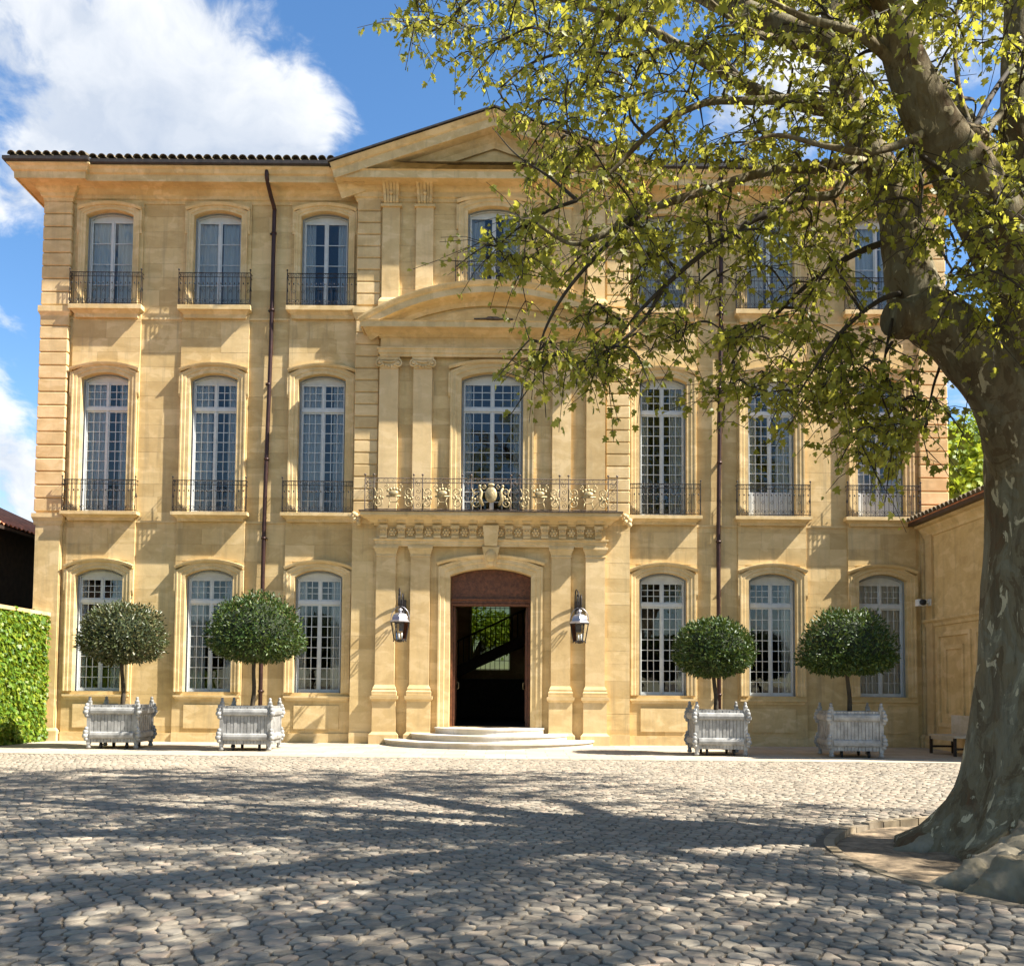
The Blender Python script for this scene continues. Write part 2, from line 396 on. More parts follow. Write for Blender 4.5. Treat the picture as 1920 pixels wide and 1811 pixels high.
def cobbles():
    W, H = .130, .138
    def hsh(k, j, q): return ((math.sin(k*127.1 + j*311.7 + q*74.7)*43758.5453) % 1.0) - .5
    def vert(k, j):
        s = .13*H*(1 if (k + j) % 2 == 0 else -1)
        x = k*W/2 + hsh(k, j, 0)*W*.46; y = j*H + s + hsh(k, j, 1)*H*.48
        # courses laid in long gentle arcs
        yy = y + .55*math.sin(x*.33 + .6) + .10*math.sin(x*1.1 + y*.4); xx = x + .28*math.sin(y*.42) + .05*math.sin(y*1.7)
        return xx, yy - 25.6
    near, far = [], []
    for j in range(-6, 154):
        for i in range(-120, 122):
            k = 2*i + (j % 2)
            c = vert(k+1, j); cx, cy = c[0], c[1] + H/2; d = cy + CAMD
            if d < 3.4 or abs(cx - CAMX) > .52*d + 1.6 or cx > 12.3 or cx < -12.2: continue
            if cy > pave_y(cx) - .05 or math.hypot(cx - PIT.x, (cy - PIT.y)/PE) < PR + .17: continue
            poly = [vert(k, j), vert(k+1, j), vert(k+2, j), vert(k+2, j+1), vert(k+1, j+1), vert(k, j+1)]
            mx = sum(p[0] for p in poly)/6; my = sum(p[1] for p in poly)/6
            (near if d < 12.5 else far).append((d, mx, my, poly, (k*7 + j*13)))
    near.sort(key=lambda q: (q[0] < 5.45 or abs(q[1]-CAMX) > .5*q[0], q[0]))
    def geo(mx, my, poly, seed, fine):
        rs = random.Random(seed); h = .001 + rs.random()*.009; tx, ty = rs.uniform(-.05, .05), rs.uniform(-.05, .05)
        g = .006 + rs.random()*.006
        out = []
        for a in range(6):
            p, q = poly[a], poly[(a+1) % 6]
            ts = (.17, .83) if fine else (.5,)
            for t in ts: out.append((p[0]+(q[0]-p[0])*t, p[1]+(q[1]-p[1])*t))
        if not fine: out = [p for pr in zip(poly, out) for p in pr][::2]
        vs = []
        for ins, dz in ((0.0, -.05), (.002, -.007), (.007, -.001), (.026, .0006)):
            for x, y in out:
                dx, dy = mx - x, my - y; l = math.hypot(dx, dy) or 1; e = min(.85, (g + ins)/l)
                X, Y = x + dx*e, y + dy*e; vs.append((X, Y, h + dz + (tx*(X-mx) + ty*(Y-my) if dz > -.04 else 0)))
        m = len(out)
        fs = [(r*m+i, r*m+(i+1) % m, (r+1)*m+(i+1) % m, (r+1)*m+i) for r in range(3) for i in range(m)] + [tuple(range(3*m, 4*m))]
        return vs, fs
    paving = empty('cobbled_courtyard'); tag(paving, kind='structure')
    for q, (d, mx, my, poly, seed) in enumerate(near[:300]):
        vs, fs = geo(mx, my, poly, seed, True); mb = MB(); mb._add([(x-mx, y-my, z) for x, y, z in vs], fs, True)
        me = bpy.data.meshes.new('cobble'); me.from_pydata(mb.v, [], mb.f); me.materials.append(M['cobble']); me.polygons.foreach_set('use_smooth', [False]*len(mb.f))
        link('cobble', me, paving, (mx, my, 0))
    V, PN, L = [], [], []
    for lst, fine in ((near[300:], True), (far, False)):
        for d, mx, my, poly, seed in lst:
            vs, fs = geo(mx, my, poly, seed, fine); b = len(V); V += vs
            for f in fs: PN.append(len(f)); L += [b + i for i in f]
    o = link('cobble_paving', fast_mesh('cobble_paving', V, PN, L, M['cobble'], False), paving); tag(o, kind='stuff')
cobbles()

def tree_pit_kerb():
    k = empty('tree_pit_kerb', (PIT.x, PIT.y, 0), 0, 'ring of flat pale kerb stones around the sunken soil at the plane tree', 'kerb')
    n = 58
    for i in range(n):
        a0, a1 = 2*math.pi*(i+.03)/n, 2*math.pi*(i+.97)/n; mb = MB(); z = random.uniform(-.012, .012)
        P = []
        for r in (PR, PR+.10):
            P.append([(r*math.cos(a0+(a1-a0)*t/3), PE*r*math.sin(a0+(a1-a0)*t/3)) for t in range(4)])
        mb.slab(P[0] + P[1][::-1], -.22, z); mb.build('kerb_stone', M['kerb'], k)
tree_pit_kerb()

# ------------------------------------------------------------------ the mansion
HX = 12.66; BAYS = (-10.85, -7.8, -4.77, 4.77, 7.8, 10.85)
FL = {0: (1.37, 4.55, 4.74, .66), 1: (6.33, 10.05, 10.22, .66), 2: (12.12, 14.70, 14.86, .67)}
mansion = empty('mansion', (0, 0, 0), 0, 'long honey coloured stone mansion with seven bays, three storeys and central pediment', 'building')
mansion.scale = (1, 1, 1.006)
core = MB(); BLOCKS = []
class Pieces:
    """every band of trim is an object of its own"""
    name = 'stone_band'
    def box(s, *a): m = MB(); m.box(*a); return m.build(s.name, M['trim'], mansion)
    def sweep(s, *a): m = MB(); m.sweep(*a); return m.build(s.name, M['trim'], mansion)
trim = Pieces()
def arch(hw, zs, zc, n=14):
    r = zc - zs; Rr = (hw*hw + r*r)/(2*r); a = math.asin(hw/Rr)
    return [(Rr*math.sin(-a + 2*a*i/n), zc - Rr + Rr*math.cos(-a + 2*a*i/n)) for i in range(n+1)]
courses = [0.0]
while courses[-1] < 15.3: courses.append(courses[-1] + random.choice((.36, .40, .43, .46)))
def zone(x0, x1, z0, z1, yf, ops=(), yb=.36, blocks=True):
    """ashlar field: backing with arched openings cut out, and blocks on its face"""
    xs = sorted({x0, x1, *[o[0]-o[4] for o in ops], *[o[0]+o[4] for o in ops]}); zs = sorted({z0, z1, *[o[1] for o in ops], *[o[3] for o in ops]})
    for a, b in zip(xs, xs[1:]):
        for c, d in zip(zs, zs[1:]):
            mx, mz = (a+b)/2, (c+d)/2
            if any(abs(mx-o[0]) < o[4] and o[1] < mz < o[3] for o in ops): continue
            core.box(a, b, yf + .009, yb, c, d)
    for xc, oz0, ozs, ozc, hw in ops:
        A = arch(hw, ozs, ozc)
        h = len(A)//2
        for part, xe in ((A[:h+1], -hw), (A[h:], hw)):
            pts = [(xc+x, z) for x, z in part] + [(xc+xe, ozc)]
            core.prism(pts, yf + .009, yb)
    if not blocks: return
    for c, d in zip(courses, courses[1:]):
        d = min(d, z1); c = max(c, z0)
        if d - c < .12: continue
        spans = [(x0, x1)]
        for xc, oz0, ozs, ozc, hw in ops:
            if d > oz0 - .04 and c < ozc + .12:
                n2 = []
                for a, b in spans:
                    if xc-hw-.1 > a: n2.append((a, min(b, xc-hw-.1)))
                    if xc+hw+.1 < b: n2.append((max(a, xc+hw+.1), b))
                spans = n2
        for a, b in spans:
            if b - a < .03: continue
            k = max(1, round((b-a)/random.uniform(.62, .98))); cuts = [a + (b-a)*(i + (random.uniform(-.2, .2) if 0 < i < k else 0))/k for i in range(k+1)]
            for p, q in zip(cuts, cuts[1:]): BLOCKS.append((p+.002, q-.002, c+.002, d-.002, yf - random.uniform(0, .0035)))
SH = .95
def op(xc, f): z0, zs, zc, hw = FL[f]; return (xc, z0, zs, zc, hw)
edges = [-11.92]
for xb in (-10.85, -7.8, -4.77): edges += [xb-SH, xb+SH]
edges += [-3.83]
for sgn in (-1, 1):
    e = edges if sgn < 0 else [-v for v in edges[::-1]]
    for a, b in zip(e, e[1:]):
        if b - a < .02: continue
        mid = (a+b)/2; bay = [x for x in BAYS if abs(x-mid) < .1]
        if bay: zone(a, b, 0, 15.2, -.05, [op(bay[0], f) for f in range(3)])
        else: zone(a, b, 0, 15.2, 0)
DOOR = (0, .47, 4.6, 4.81, 1.11); CW = (0, 6.3, 10.06, 10.24, .86); TW = (0, 12.1, 14.8, 14.95, .73)
zone(-3.83, 3.83, 0, 15.3, -.25, [DOOR, CW, TW])
for s in (-1, 1):   # corner piers
    core.box(min(s*11.92, s*12.64), max(s*11.92, s*12.64), -.11, .36, 0, 15.2)
core.box(-12.64, -12.2, .36, 14, 0, 15.2); core.box(12.2, 12.64, .36, 14, 0, 15.2)
core.box(-12.2, -1.1, 13.6, 14, 0, 15.2); core.box(.5, 12.2, 13.6, 14, 0, 15.2); core.box(-1.1, .5, 13.6, 14, 0, 2.3); core.box(-1.1, .5, 13.6, 14, 5.2, 15.2)
core.build('wall', M['stone'], mansion)
BLOCKS.sort(key=lambda b: -(b[1]-b[0])*(b[3]-b[2]))
unit = MB(); unit.frustum(-.5, .5, -.5, .5, 0, -.5, .5, -.5, .5, 1); unit = unit.mesh('ashlar_block', M['block'])
for x0, x1, z0, z1, y in BLOCKS[:300]:
    link('ashlar_block', unit, mansion, ((x0+x1)/2, y+.01, z0), None, (x1-x0, .02, z1-z0))
rest = MB()
for x0, x1, z0, z1, y in BLOCKS[300:]: rest.box(x0, x1, y, y+.02, z0, z1)
tag(rest.build('ashlar_masonry', M['block'], mansion), kind='stuff')

# quoins
def quoin_mesh(w, d, h, b=.022):
    mb = MB(); mb.frustum(-w/2, w/2, 0, d, 0, -w/2, w/2, 0, d, h)
    bm = bmesh.new(); me = mb.mesh('quoin', M['quoin']); bm.from_mesh(me); bmesh.ops.bevel(bm, geom=list(bm.edges), offset=b, segments=1, affect='EDGES'); bm.to_mesh(me); bm.free(); return me
q1 = quoin_mesh(.80, .62, .352); q2 = quoin_mesh(.66, .09, .318)
z = 6.30
while z < 15.0:
    if not (11.55 < z < 12.05):
        for s in (-1, 1): link('quoin', q1, mansion, (s*12.29, -.155 - random.uniform(0, .006), z))
    z += .372
    if 11.55 < z < 12.05: z = 12.10
z = 6.30
while z < 15.0:
    if not (11.7 < z < 12.05):
        for s in (-1, 1): link('quoin', q2, mansion, (s*3.49, -.292 - random.uniform(0, .005), z))
    z += .336
    if 11.7 < z < 12.05: z = 12.10

XZ = lambda yb: (lambda x, z, p: (x, yb - p, z))
PLAN = lambda x, y, p: (x, y, p)
def plan_mould(path, prof): trim.sweep(path, prof, -1, PLAN)
def surround(xc, z0, zs, zc, hw, yb, width, proj, ears=True):
    mb = MB()
    path = [(xc-hw, z0)] + [(xc+x, z) for x, z in arch(hw, zs, zc)] + [(xc+hw, z0)]
    w, p = width, proj
    mb.sweep(path, [(.002, -.02), (.002, p*.55), (w*.42, p*.55), (w*.46, p*.8), (w*.80, p*.8), (w*.84, p), (w, p), (w, -.02)], 1, XZ(yb))
    # moulded hood along the arch
    A = [(xc+x*(hw+w+.05)/hw, z + w) for x, z in arch(hw, zs, zc)]
    mb.sweep(A, [(-.05, 0), (-.05, p+.02), (0, p+.05), (.03, p+.055), (.045, 0)], 1, XZ(yb))
    if ears:
        for s in (-1, 1):
            a, b = xc + s*(hw+w+.003), xc + s*(hw+w+.06)
            mb.box(min(a, b), max(a, b), yb-p*.9, yb, zs-.42, zs+.16)
            mb.frustum(min(a, b), max(a, b)-.0, yb-p*.5, yb, zs-.52, min(a, b), max(a, b), yb-p*.9, yb, zs-.42)
    return mb
def sill(xc, half, z0, z1, y0, proj, apron=None):
    mb = MB()
    prof = [(0.0, z0), (proj*.35, z0), (proj*.42, z0+(z1-z0)*.3), (proj*.75, z0+(z1-z0)*.55), (proj, z0+(z1-z0)*.62), (proj, z1), (-.30, z1)]
    mb.sweep([(xc-half, y0+.1), (xc-half, y0), (xc+half, y0), (xc+half, y0+.1)], prof, -1, PLAN)
    return mb
FRAMES = []
for xb in BAYS:
    for f in range(3):
        z0, zs, zc, hw = FL[f]; w = (.24, .25, .18)[f]
        sm = surround(xb, z0, zs, zc, hw, -.05, w, .075)
        o = sm.build('window_surround', M['trim'], mansion)
    sill(xb, .84, 1.14, 1.28, -.055, .07).build('sill', M['trim'], mansion)
    # ground floor dado panel and sloping inner sill
    mb = MB(); mb.frustum(xb-.655, xb+.655, -.04, .36, 1.281, xb-.655, xb+.655, -.04, .36, 1.37); mb.box(xb-.62, xb+.62, -.078, -.045, .38, 1.02)
    mb.box(xb-.94, xb+.94, -.10, -.04, .0, .26); mb.build('dado_panel', M['trim'], mansion)
    sill(xb, .82, 6.06, 6.30, -.055, .24).build('sill', M['trim'], mansion)
    sill(xb, .80, 11.76, 12.09, -.055, .22).build('sill', M['trim'], mansion)
# plinths, string courses, corner pier bases and belts
for s in (-1, 1):
    xs = [3.83] + [v for xb in (4.77, 7.8, 10.85) for v in (xb-SH, xb+SH)] + [11.92]
    for a, b in zip(xs[::2], xs[1::2]):
        if b-a > .02:
            A, B = sorted((s*a, s*b))
            trim.box(A, B, -.055, .02, 0, .24)
            for zz in (6.02, 11.74): trim.box(A, B, -.03, .02, zz, zz+.06)
    a, b = sorted((s*11.92, s*12.66)); ex = (s*12.66, s*11.92)
    path = [(a-.0, .5), (a-.0, -.13), (b+.0, -.13), (b+.0, .5)]
    if s > 0: path = path[:3] + [(b, .5)]
    for zz0, zz1, pr in ((5.93, 6.24, .07), (11.70, 12.06, .08)):
        plan_mould(path, [(0, zz0), (.02, zz0), (.03, zz0+.1), (pr, zz0+.2), (pr, zz1), (-.1, zz1)])
    plan_mould(path, [(0, 0), (.08, 0), (.08, .28), (.03, .34), (0, .36)])
    trim.box(a+.03, b-.03, -.135, -.105, .36, 5.93); trim.box(a, b, -.125, -.10, 15.0, 15.2)
# avant-corps plinth and belts either side of the doorway
for s in (-1, 1):
    a, b = sorted((s*3.24, s*3.83)); trim.box(a, b, -.30, -.24, 0, .30)
    path = [(s*3.83 if s < 0 else s*3.20, .05 if s < 0 else -.25), (s*3.83 if s < 0 else s*3.20, -.25), (s*3.20 if s < 0 else s*3.83, -.25), (s*3.20 if s < 0 else s*3.83, -.25 if s < 0 else .05)]
    if s < 0: path = path[:3]
    else: path = path[1:]
    for zz0, zz1 in ((6.0, 6.28), (11.70, 12.04)): plan_mould(path, [(0, zz0), (.03, zz0+.05), (.08, zz0+.18), (.08, zz1), (-.05, zz1)])

# main cornice, broken forward over piers and avant-corps
CP = [(-.05, 15.05), (.03, 15.05), (.04, 15.14), (.09, 15.17), (.11, 15.26), (.19, 15.33), (.22, 15.40), (.30, 15.43), (.56, 15.445), (.56, 15.42), (.60, 15.42), (.61, 15.60), (.66, 15.63), (.70, 15.72), (.76, 15.77), (.76, 15.80), (-.05, 15.80)]
def cpath(x0, x1):
    return [(x0, 0), (x1, 0)]
mc = MB()
for s in (-1, 1):
    p = [(-12.66, 14.0), (-12.66, -.14), (-11.90, -.14), (-11.90, -.0), (-3.60, -.0)]
    if s > 0: p = [(-x, y) for x, y in p[::-1]]
    mc.sweep(p, CP, -1, PLAN)
mc.build('cornice', M['trim'], mansion)
# pediment: horizontal cornice, raking cornices, tympanum
PCP = [(-.05, 15.05), (.03, 15.05), (.04, 15.14), (.09, 15.17), (.10, 15.30), (.17, 15.36), (.20, 15.44), (.56, 15.47), (.56, 15.45), (.60, 15.45), (.61, 15.64), (.65, 15.67), (-.05, 15.69)]
pm = MB(); pm.sweep([(-3.83, .4), (-3.83, -.25), (3.83, -.25), (3.83, .4)], PCP, -1, PLAN); pedi = pm.build('pediment', M['trim'], mansion)
PX, PZ0, PZ1 = 4.46, 15.66, 17.20
pm = MB(); rake = [(-PX, PZ0), (0, PZ1), (PX, PZ0)]
pm.sweep(rake, [(-.62, .08), (-.62, .12), (-.46, .16), (-.40, .22), (-.30, .30), (-.26, .60), (-.28, .60), (-.28, .64), (-.06, .65), (-.03, .70), (.06, .76), (.10, .78), (.10, 0), (-.62, 0)], 1, XZ(-.27))
pm.build('raking_cornice', M['trim'], pedi)
pm = MB(); pm.prism([(-3.9, 15.60), (3.9, 15.60), (0, 16.95)], -.29, .3); pm.prism([(-2.0, 15.70), (2.0, 15.70), (0, 16.40)], -.335, -.285); pm.build('tympanum', M['stone'], pedi)
pm = MB(); pm.sweep([(-PX-.05, PZ0-.0), (0, PZ1+.02), (PX+.05, PZ0-.0)], [(.105, -6), (.105, .84), (.15, .84), (.15, -6)], 1, XZ(-.27)); pm.build('verge_tiles', M['gutter'], pedi)

# 2nd floor segmental pediment and its entablature
sm_ = MB()
EP = [(-.05, 10.62), (.02, 10.62), (.03, 10.70), (.06, 10.71), (.07, 10.80), (.10, 10.82), (.10, 10.86), (.0, 10.87), (.0, 11.14), (.05, 11.16), (.08, 11.22), (.18, 11.27), (.22, 11.29), (.46, 11.30), (.46, 11.28), (.50, 11.28), (.51, 11.42), (.54, 11.45), (-.05, 11.46)]
sm_.sweep([(-3.10, -.2), (-3.10, -.41), (3.10, -.41), (3.10, -.2)], EP, -1, PLAN); seg = sm_.build('segmental_pediment', M['trim'], mansion)
hw, rr = 3.62, 1.06; SA = arch(hw, 11.43, 11.43+rr, 36)
sm_ = MB(); sm_.sweep(SA, [(-.46, .05), (-.46, .1), (-.34, .14), (-.28, .22), (-.22, .45), (-.23, .45), (-.23, .49), (-.06, .50), (-.03, .55), (.04, .60), (.08, .61), (.08, .0), (-.46, .0)], 1, XZ(-.40)); sm_.build('arched_cornice', M['trim'], seg)
sm_ = MB(); TA = arch(3.1, 11.40, 12.25, 24); sm_.prism(TA + [(3.1, 11.38), (-3.1, 11.38)], -.42, -.2)
IA = arch(2.15, 11.47, 11.98, 16); sm_.prism(IA + [(2.15, 11.465), (-2.15, 11.465)], -.455, -.415); sm_.build('tympanum', M['stone'], seg)
ib = MB(); ib.tube([(-.52, -.49, 11.66), (-.2, -.49, 11.665), (-.13, -.49, 11.68), (.13, -.49, 11.67), (.2, -.49, 11.66), (.55, -.49, 11.655)], [.022, .022, .05, .05, .022, .03], 6); ib.box(-.03, .03, -.5, -.41, 11.63, 11.70); ib.build('iron_tie_bar', M['ironrust'], seg)

# pilasters: ground, ionic first floor, bracketed second floor
def scroll(c, r, turns=1.6, sgn=1, n=16, a0=math.pi/2, plane='xz'):
    pts = []
    for i in range(n+1):
        t = i/n; a = a0 + sgn*turns*2*math.pi*t; q = r*(1 - .82*t)
        pts.append((c[0] + q*math.cos(a), c[1], c[2] + q*math.sin(a)) if plane == 'xz' else (c[0], c[1] + q*math.cos(a), c[2] + q*math.sin(a)))
    return pts
for xp in (-2.87, -1.93, 1.93, 2.87):
    pl = MB(); yb = -.25
    def sqm(prof, h, z_off=0, mb=None, y=yb):   # three-sided moulded band round a pilaster of half width h
        (mb or pl).sweep([(xp-h, y), (xp-h, y-.12), (xp+h, y-.12), (xp+h, y)], prof, -1, PLAN)
    pl.box(xp-.265, xp+.265, yb-.12, yb+.02, 1.6, 5.16)
    ped = MB()
    sqm([(0, 0), (.13, 0), (.13, .26), (.07, .32), (.055, .34), (.055, 1.16), (.065, 1.17), (.11, 1.22), (.115, 1.30), (0, 1.31)], .265, mb=ped)
    ba = MB(); sqm([(0, 1.31), (.07, 1.315), (.07, 1.37), (.075, 1.42), (.045, 1.46), (.05, 1.50), (.02, 1.56), (0, 1.60)], .265, mb=ba)
    ca = MB(); sqm([(0, 5.10), (.02, 5.10), (.02, 5.13), (.005, 5.15), (.03, 5.22), (.06, 5.30), (.075, 5.31), (.075, 5.375), (-.06, 5.38)], .265, mb=ca)
    p = pl.build('pilaster', M['quoin'], mansion); ped.build('pedestal', M['quoin'], p); ba.build('base', M['trim'], p); ca.build('capital', M['trim'], p)
    pl = MB(); pl.box(xp-.26, xp+.26, yb-.11, yb+.02, 6.27, 10.30); p = pl.build('pilaster', M['quoin'], mansion)
    ca = MB(); ca.box(xp-.30, xp+.30, yb-.16, yb, 10.53, 10.62); ca.box(xp-.25, xp+.25, yb-.14, yb, 10.30, 10.53)
    for s in (-1, 1):
        ca.tube(scroll((xp+s*.25, yb-.15, 10.44), .115, 1.5, -s, 18), [.03]*19, 5); ca.ball((xp+s*.25, yb-.15, 10.44), .05, 8)
    for i in range(5): ca.ball((xp-.16+.08*i, yb-.145, 10.40 - .05*math.sin(math.pi*i/4)), .045, 6)
    ca.tube([(xp-.2, yb-.15, 10.50), (xp, yb-.16, 10.46), (xp+.2, yb-.15, 10.50)], .03, 5); ca.build('capital', M['trim'], p)
    pl = MB(); pl.box(xp-.24, xp+.24, yb-.10, yb+.02, 12.04, 14.92); p = pl.build('pilaster', M['quoin'], mansion)
    ba = MB(); ba.sweep([(xp-.24, yb), (xp-.24, yb-.10), (xp+.24, yb-.10), (xp+.24, yb)], [(0, 11.9), (.08, 11.9), (.08, 12.16), (.06, 12.22), (.03, 12.27), (0, 12.30)], -1, PLAN); ba.build('base', M['trim'], p)
    ca = MB(); ca.sweep([(xp-.24, yb), (xp-.24, yb-.10), (xp+.24, yb-.10), (xp+.24, yb)], [(0, 14.86), (.05, 14.87), (.05, 14.94), (0, 14.95)], -1, PLAN)
    # S-shaped bracket with flutes
    prof = [(-.10, 14.95), (-.15, 15.0), (-.17, 15.1), (-.16, 15.2), (-.20, 15.32), (-.30, 15.42), (-.38, 15.46)]
    for k in range(5):
        w0, w1 = -.20 + k*.08, -.20 + k*.08 + .07; dd = .025 if k % 2 == 0 else 0
        vs = []; 
        for y, zz in prof:
            f = 1 + .18*(zz-14.95)/.5
            vs += [(xp + w0*f, yb + y + .0 - dd, zz), (xp + w1*f, yb + y - dd, zz), (xp + w1*f, yb + .02, zz), (xp + w0*f, yb + .02, zz)]
        fs = []
        for i in range(len(prof)-1):
            for j in range(4): fs.append((4*i+j, 4*i+(j+1) % 4, 4*i+4+(j+1) % 4, 4*i+4+j))
        ca._add(vs, fs)
    ca.ball((xp, yb-.2, 15.22), .06, 8); ca.build('bracket_capital', M['trim'], p)

# central openings' surrounds
surround(*DOOR, -.25, .32, .10, False).build('door_surround', M['trim'], mansion)
surround(*CW, -.25, .30, .09).build('window_surround', M['trim'], mansion)
surround(*TW, -.25, .26, .08).build('window_surround', M['trim'], mansion)
ks = MB(); ks.frustum(-.13, .13, -.42, -.25, 4.86, -.24, .24, -.50, -.25, 5.36); ks.ball((0, -.46, 5.12), .15, 10, (1, .7, 1.2)); ks.ball((0, -.44, 4.93), .09, 8, (1, .7, 1.2))
for s in (-1, 1): ks.tube(scroll((s*.15, -.45, 5.27), .08, 1.3, s, 14), [.025]*15, 5)
ks.build('keystone', M['trim'], mansion)

# ground floor entablature carrying the balcony
bal = MB()
bal.sweep([(-3.14, -.2), (-3.14, -.40), (3.14, -.40), (3.14, -.2)],
          [(-.1, 5.378), (.02, 5.378), (.02, 5.44), (.04, 5.45), (.04, 5.52), (.08, 5.54), (.08, 5.58), (.0, 5.585), (.0, 5.93), (.06, 5.94), (.08, 5.99), (.12, 6.0)], -1, PLAN, caps=False)
bal.sweep([(-3.14, -.2), (-3.14, -.40), (3.14, -.40), (3.14, -.2)],
          [(.10, 5.98), (.13, 5.99), (.16, 6.02), (.22, 6.07), (.30, 6.115), (.36, 6.13), (.37, 6.16), (.40, 6.165), (.40, 6.255), (-.2, 6.255)], -1, PLAN)
balcony = bal.build('balcony', M['trim'], mansion)
slabm = MB(); slabm.sweep([(-3.14, -.2), (-3.14, -.40), (3.14, -.40), (3.14, -.2)], [(0, 6.257), (.435, 6.257), (.44, 6.29), (0, 6.295)], -1, PLAN); slabm.box(-3.4, 3.4, -.7, -.2, 6.258, 6.29); slabm.build('slab_edging', M['ironrust'], balcony)
cons = MB(); cx = 0
cons.box(-.10, .10, -.12, 0, 0, .06); cons.frustum(-.085, .085, -.06, 0, .06, -.10, .10, -.125, 0, .26); cons.box(-.12, .12, -.15, 0, .26, .34)
for s in (-1, 1): cons.tube(scroll((s*.055, -.125, .20), .05, 1.2, s, 10), [.016]*11, 4)
consm = cons.mesh('console', M['trim']); ros = MB(); ros.ball((0, 0, 0), .11, 8, (1, .35, 1)); ros.ball((0, -.03, 0), .05, 6)
for i in range(6): ros.ball((.08*math.cos(i*math.pi/3), -.02, .08*math.sin(i*math.pi/3)), .045, 6)
rosm = ros.mesh('rosette', M['trim']); mut = MB(); mut.box(-.12, .12, -.10, .0, -.02, .035); mutm = mut.mesh('mutule', M['trim'])
for i in range(13):
    x = -2.94 + 5.88*i/12
    if abs(x) > .05: link('console', consm, balcony, (x, -.40, 5.59))
    link('mutule', mutm, balcony, (x, -.52, 6.03))
    if i < 12: link('rosette', rosm, balcony, (x+.245, -.41, 5.76))
cs = MB(); cs.frustum(-.17, .17, -.52, -.40, 5.38, -.22, .22, -.60, -.40, 5.93); cs.build('console', M['trim'], balcony)
# cartouche at the balcony's left spring (small carved knot)
for s in (-1, 1):
    kn = MB()
    for i in range(7): kn.ball((s*3.72 + .09*math.cos(i*2.2), -.38, 6.12 + .13*math.sin(i*1.7)), .075, 6)
    kn.build('carved_knot', M['trim'], mansion)

# ---- windows
PANES = []
def curtain(x0, x1, z0, z1, y, parent, gather=0.0, seed=0):
    rs = random.Random(seed); nx = 26; nz = 10; vs = []; ph = rs.random()*6; fs = []
    for j in range(nz+1):
        t = j/nz
        for i in range(nx+1):
            s = i/nx
            pull = gather*math.sin(math.pi*min(1, max(0, (1-t)*1.15)))
            xx = x0 + (x1-x0)*(s*(1-abs(pull)) + (abs(pull) if pull < 0 else 0))
            vs.append((xx, y + .03*math.sin(s*26 + ph) + .012*math.sin(s*61 + 3*ph + t), z0 + (z1-z0)*t))
    for j in range(nz):
        for i in range(nx): a = j*(nx+1)+i; fs.append((a, a+1, a+nx+2, a+nx+1))
    me = bpy.data.meshes.new('curtain'); me.from_pydata(vs, [], fs); me.materials.append(M['curtain']); me.polygons.foreach_set('use_smooth', [True]*len(fs)); link('curtain', me, parent)
pane_unit = MB(); pane_unit.box(-.5, .5, -.003, .003, -.5, .5); pane_unit = pane_unit.mesh('pane', M['glass'])
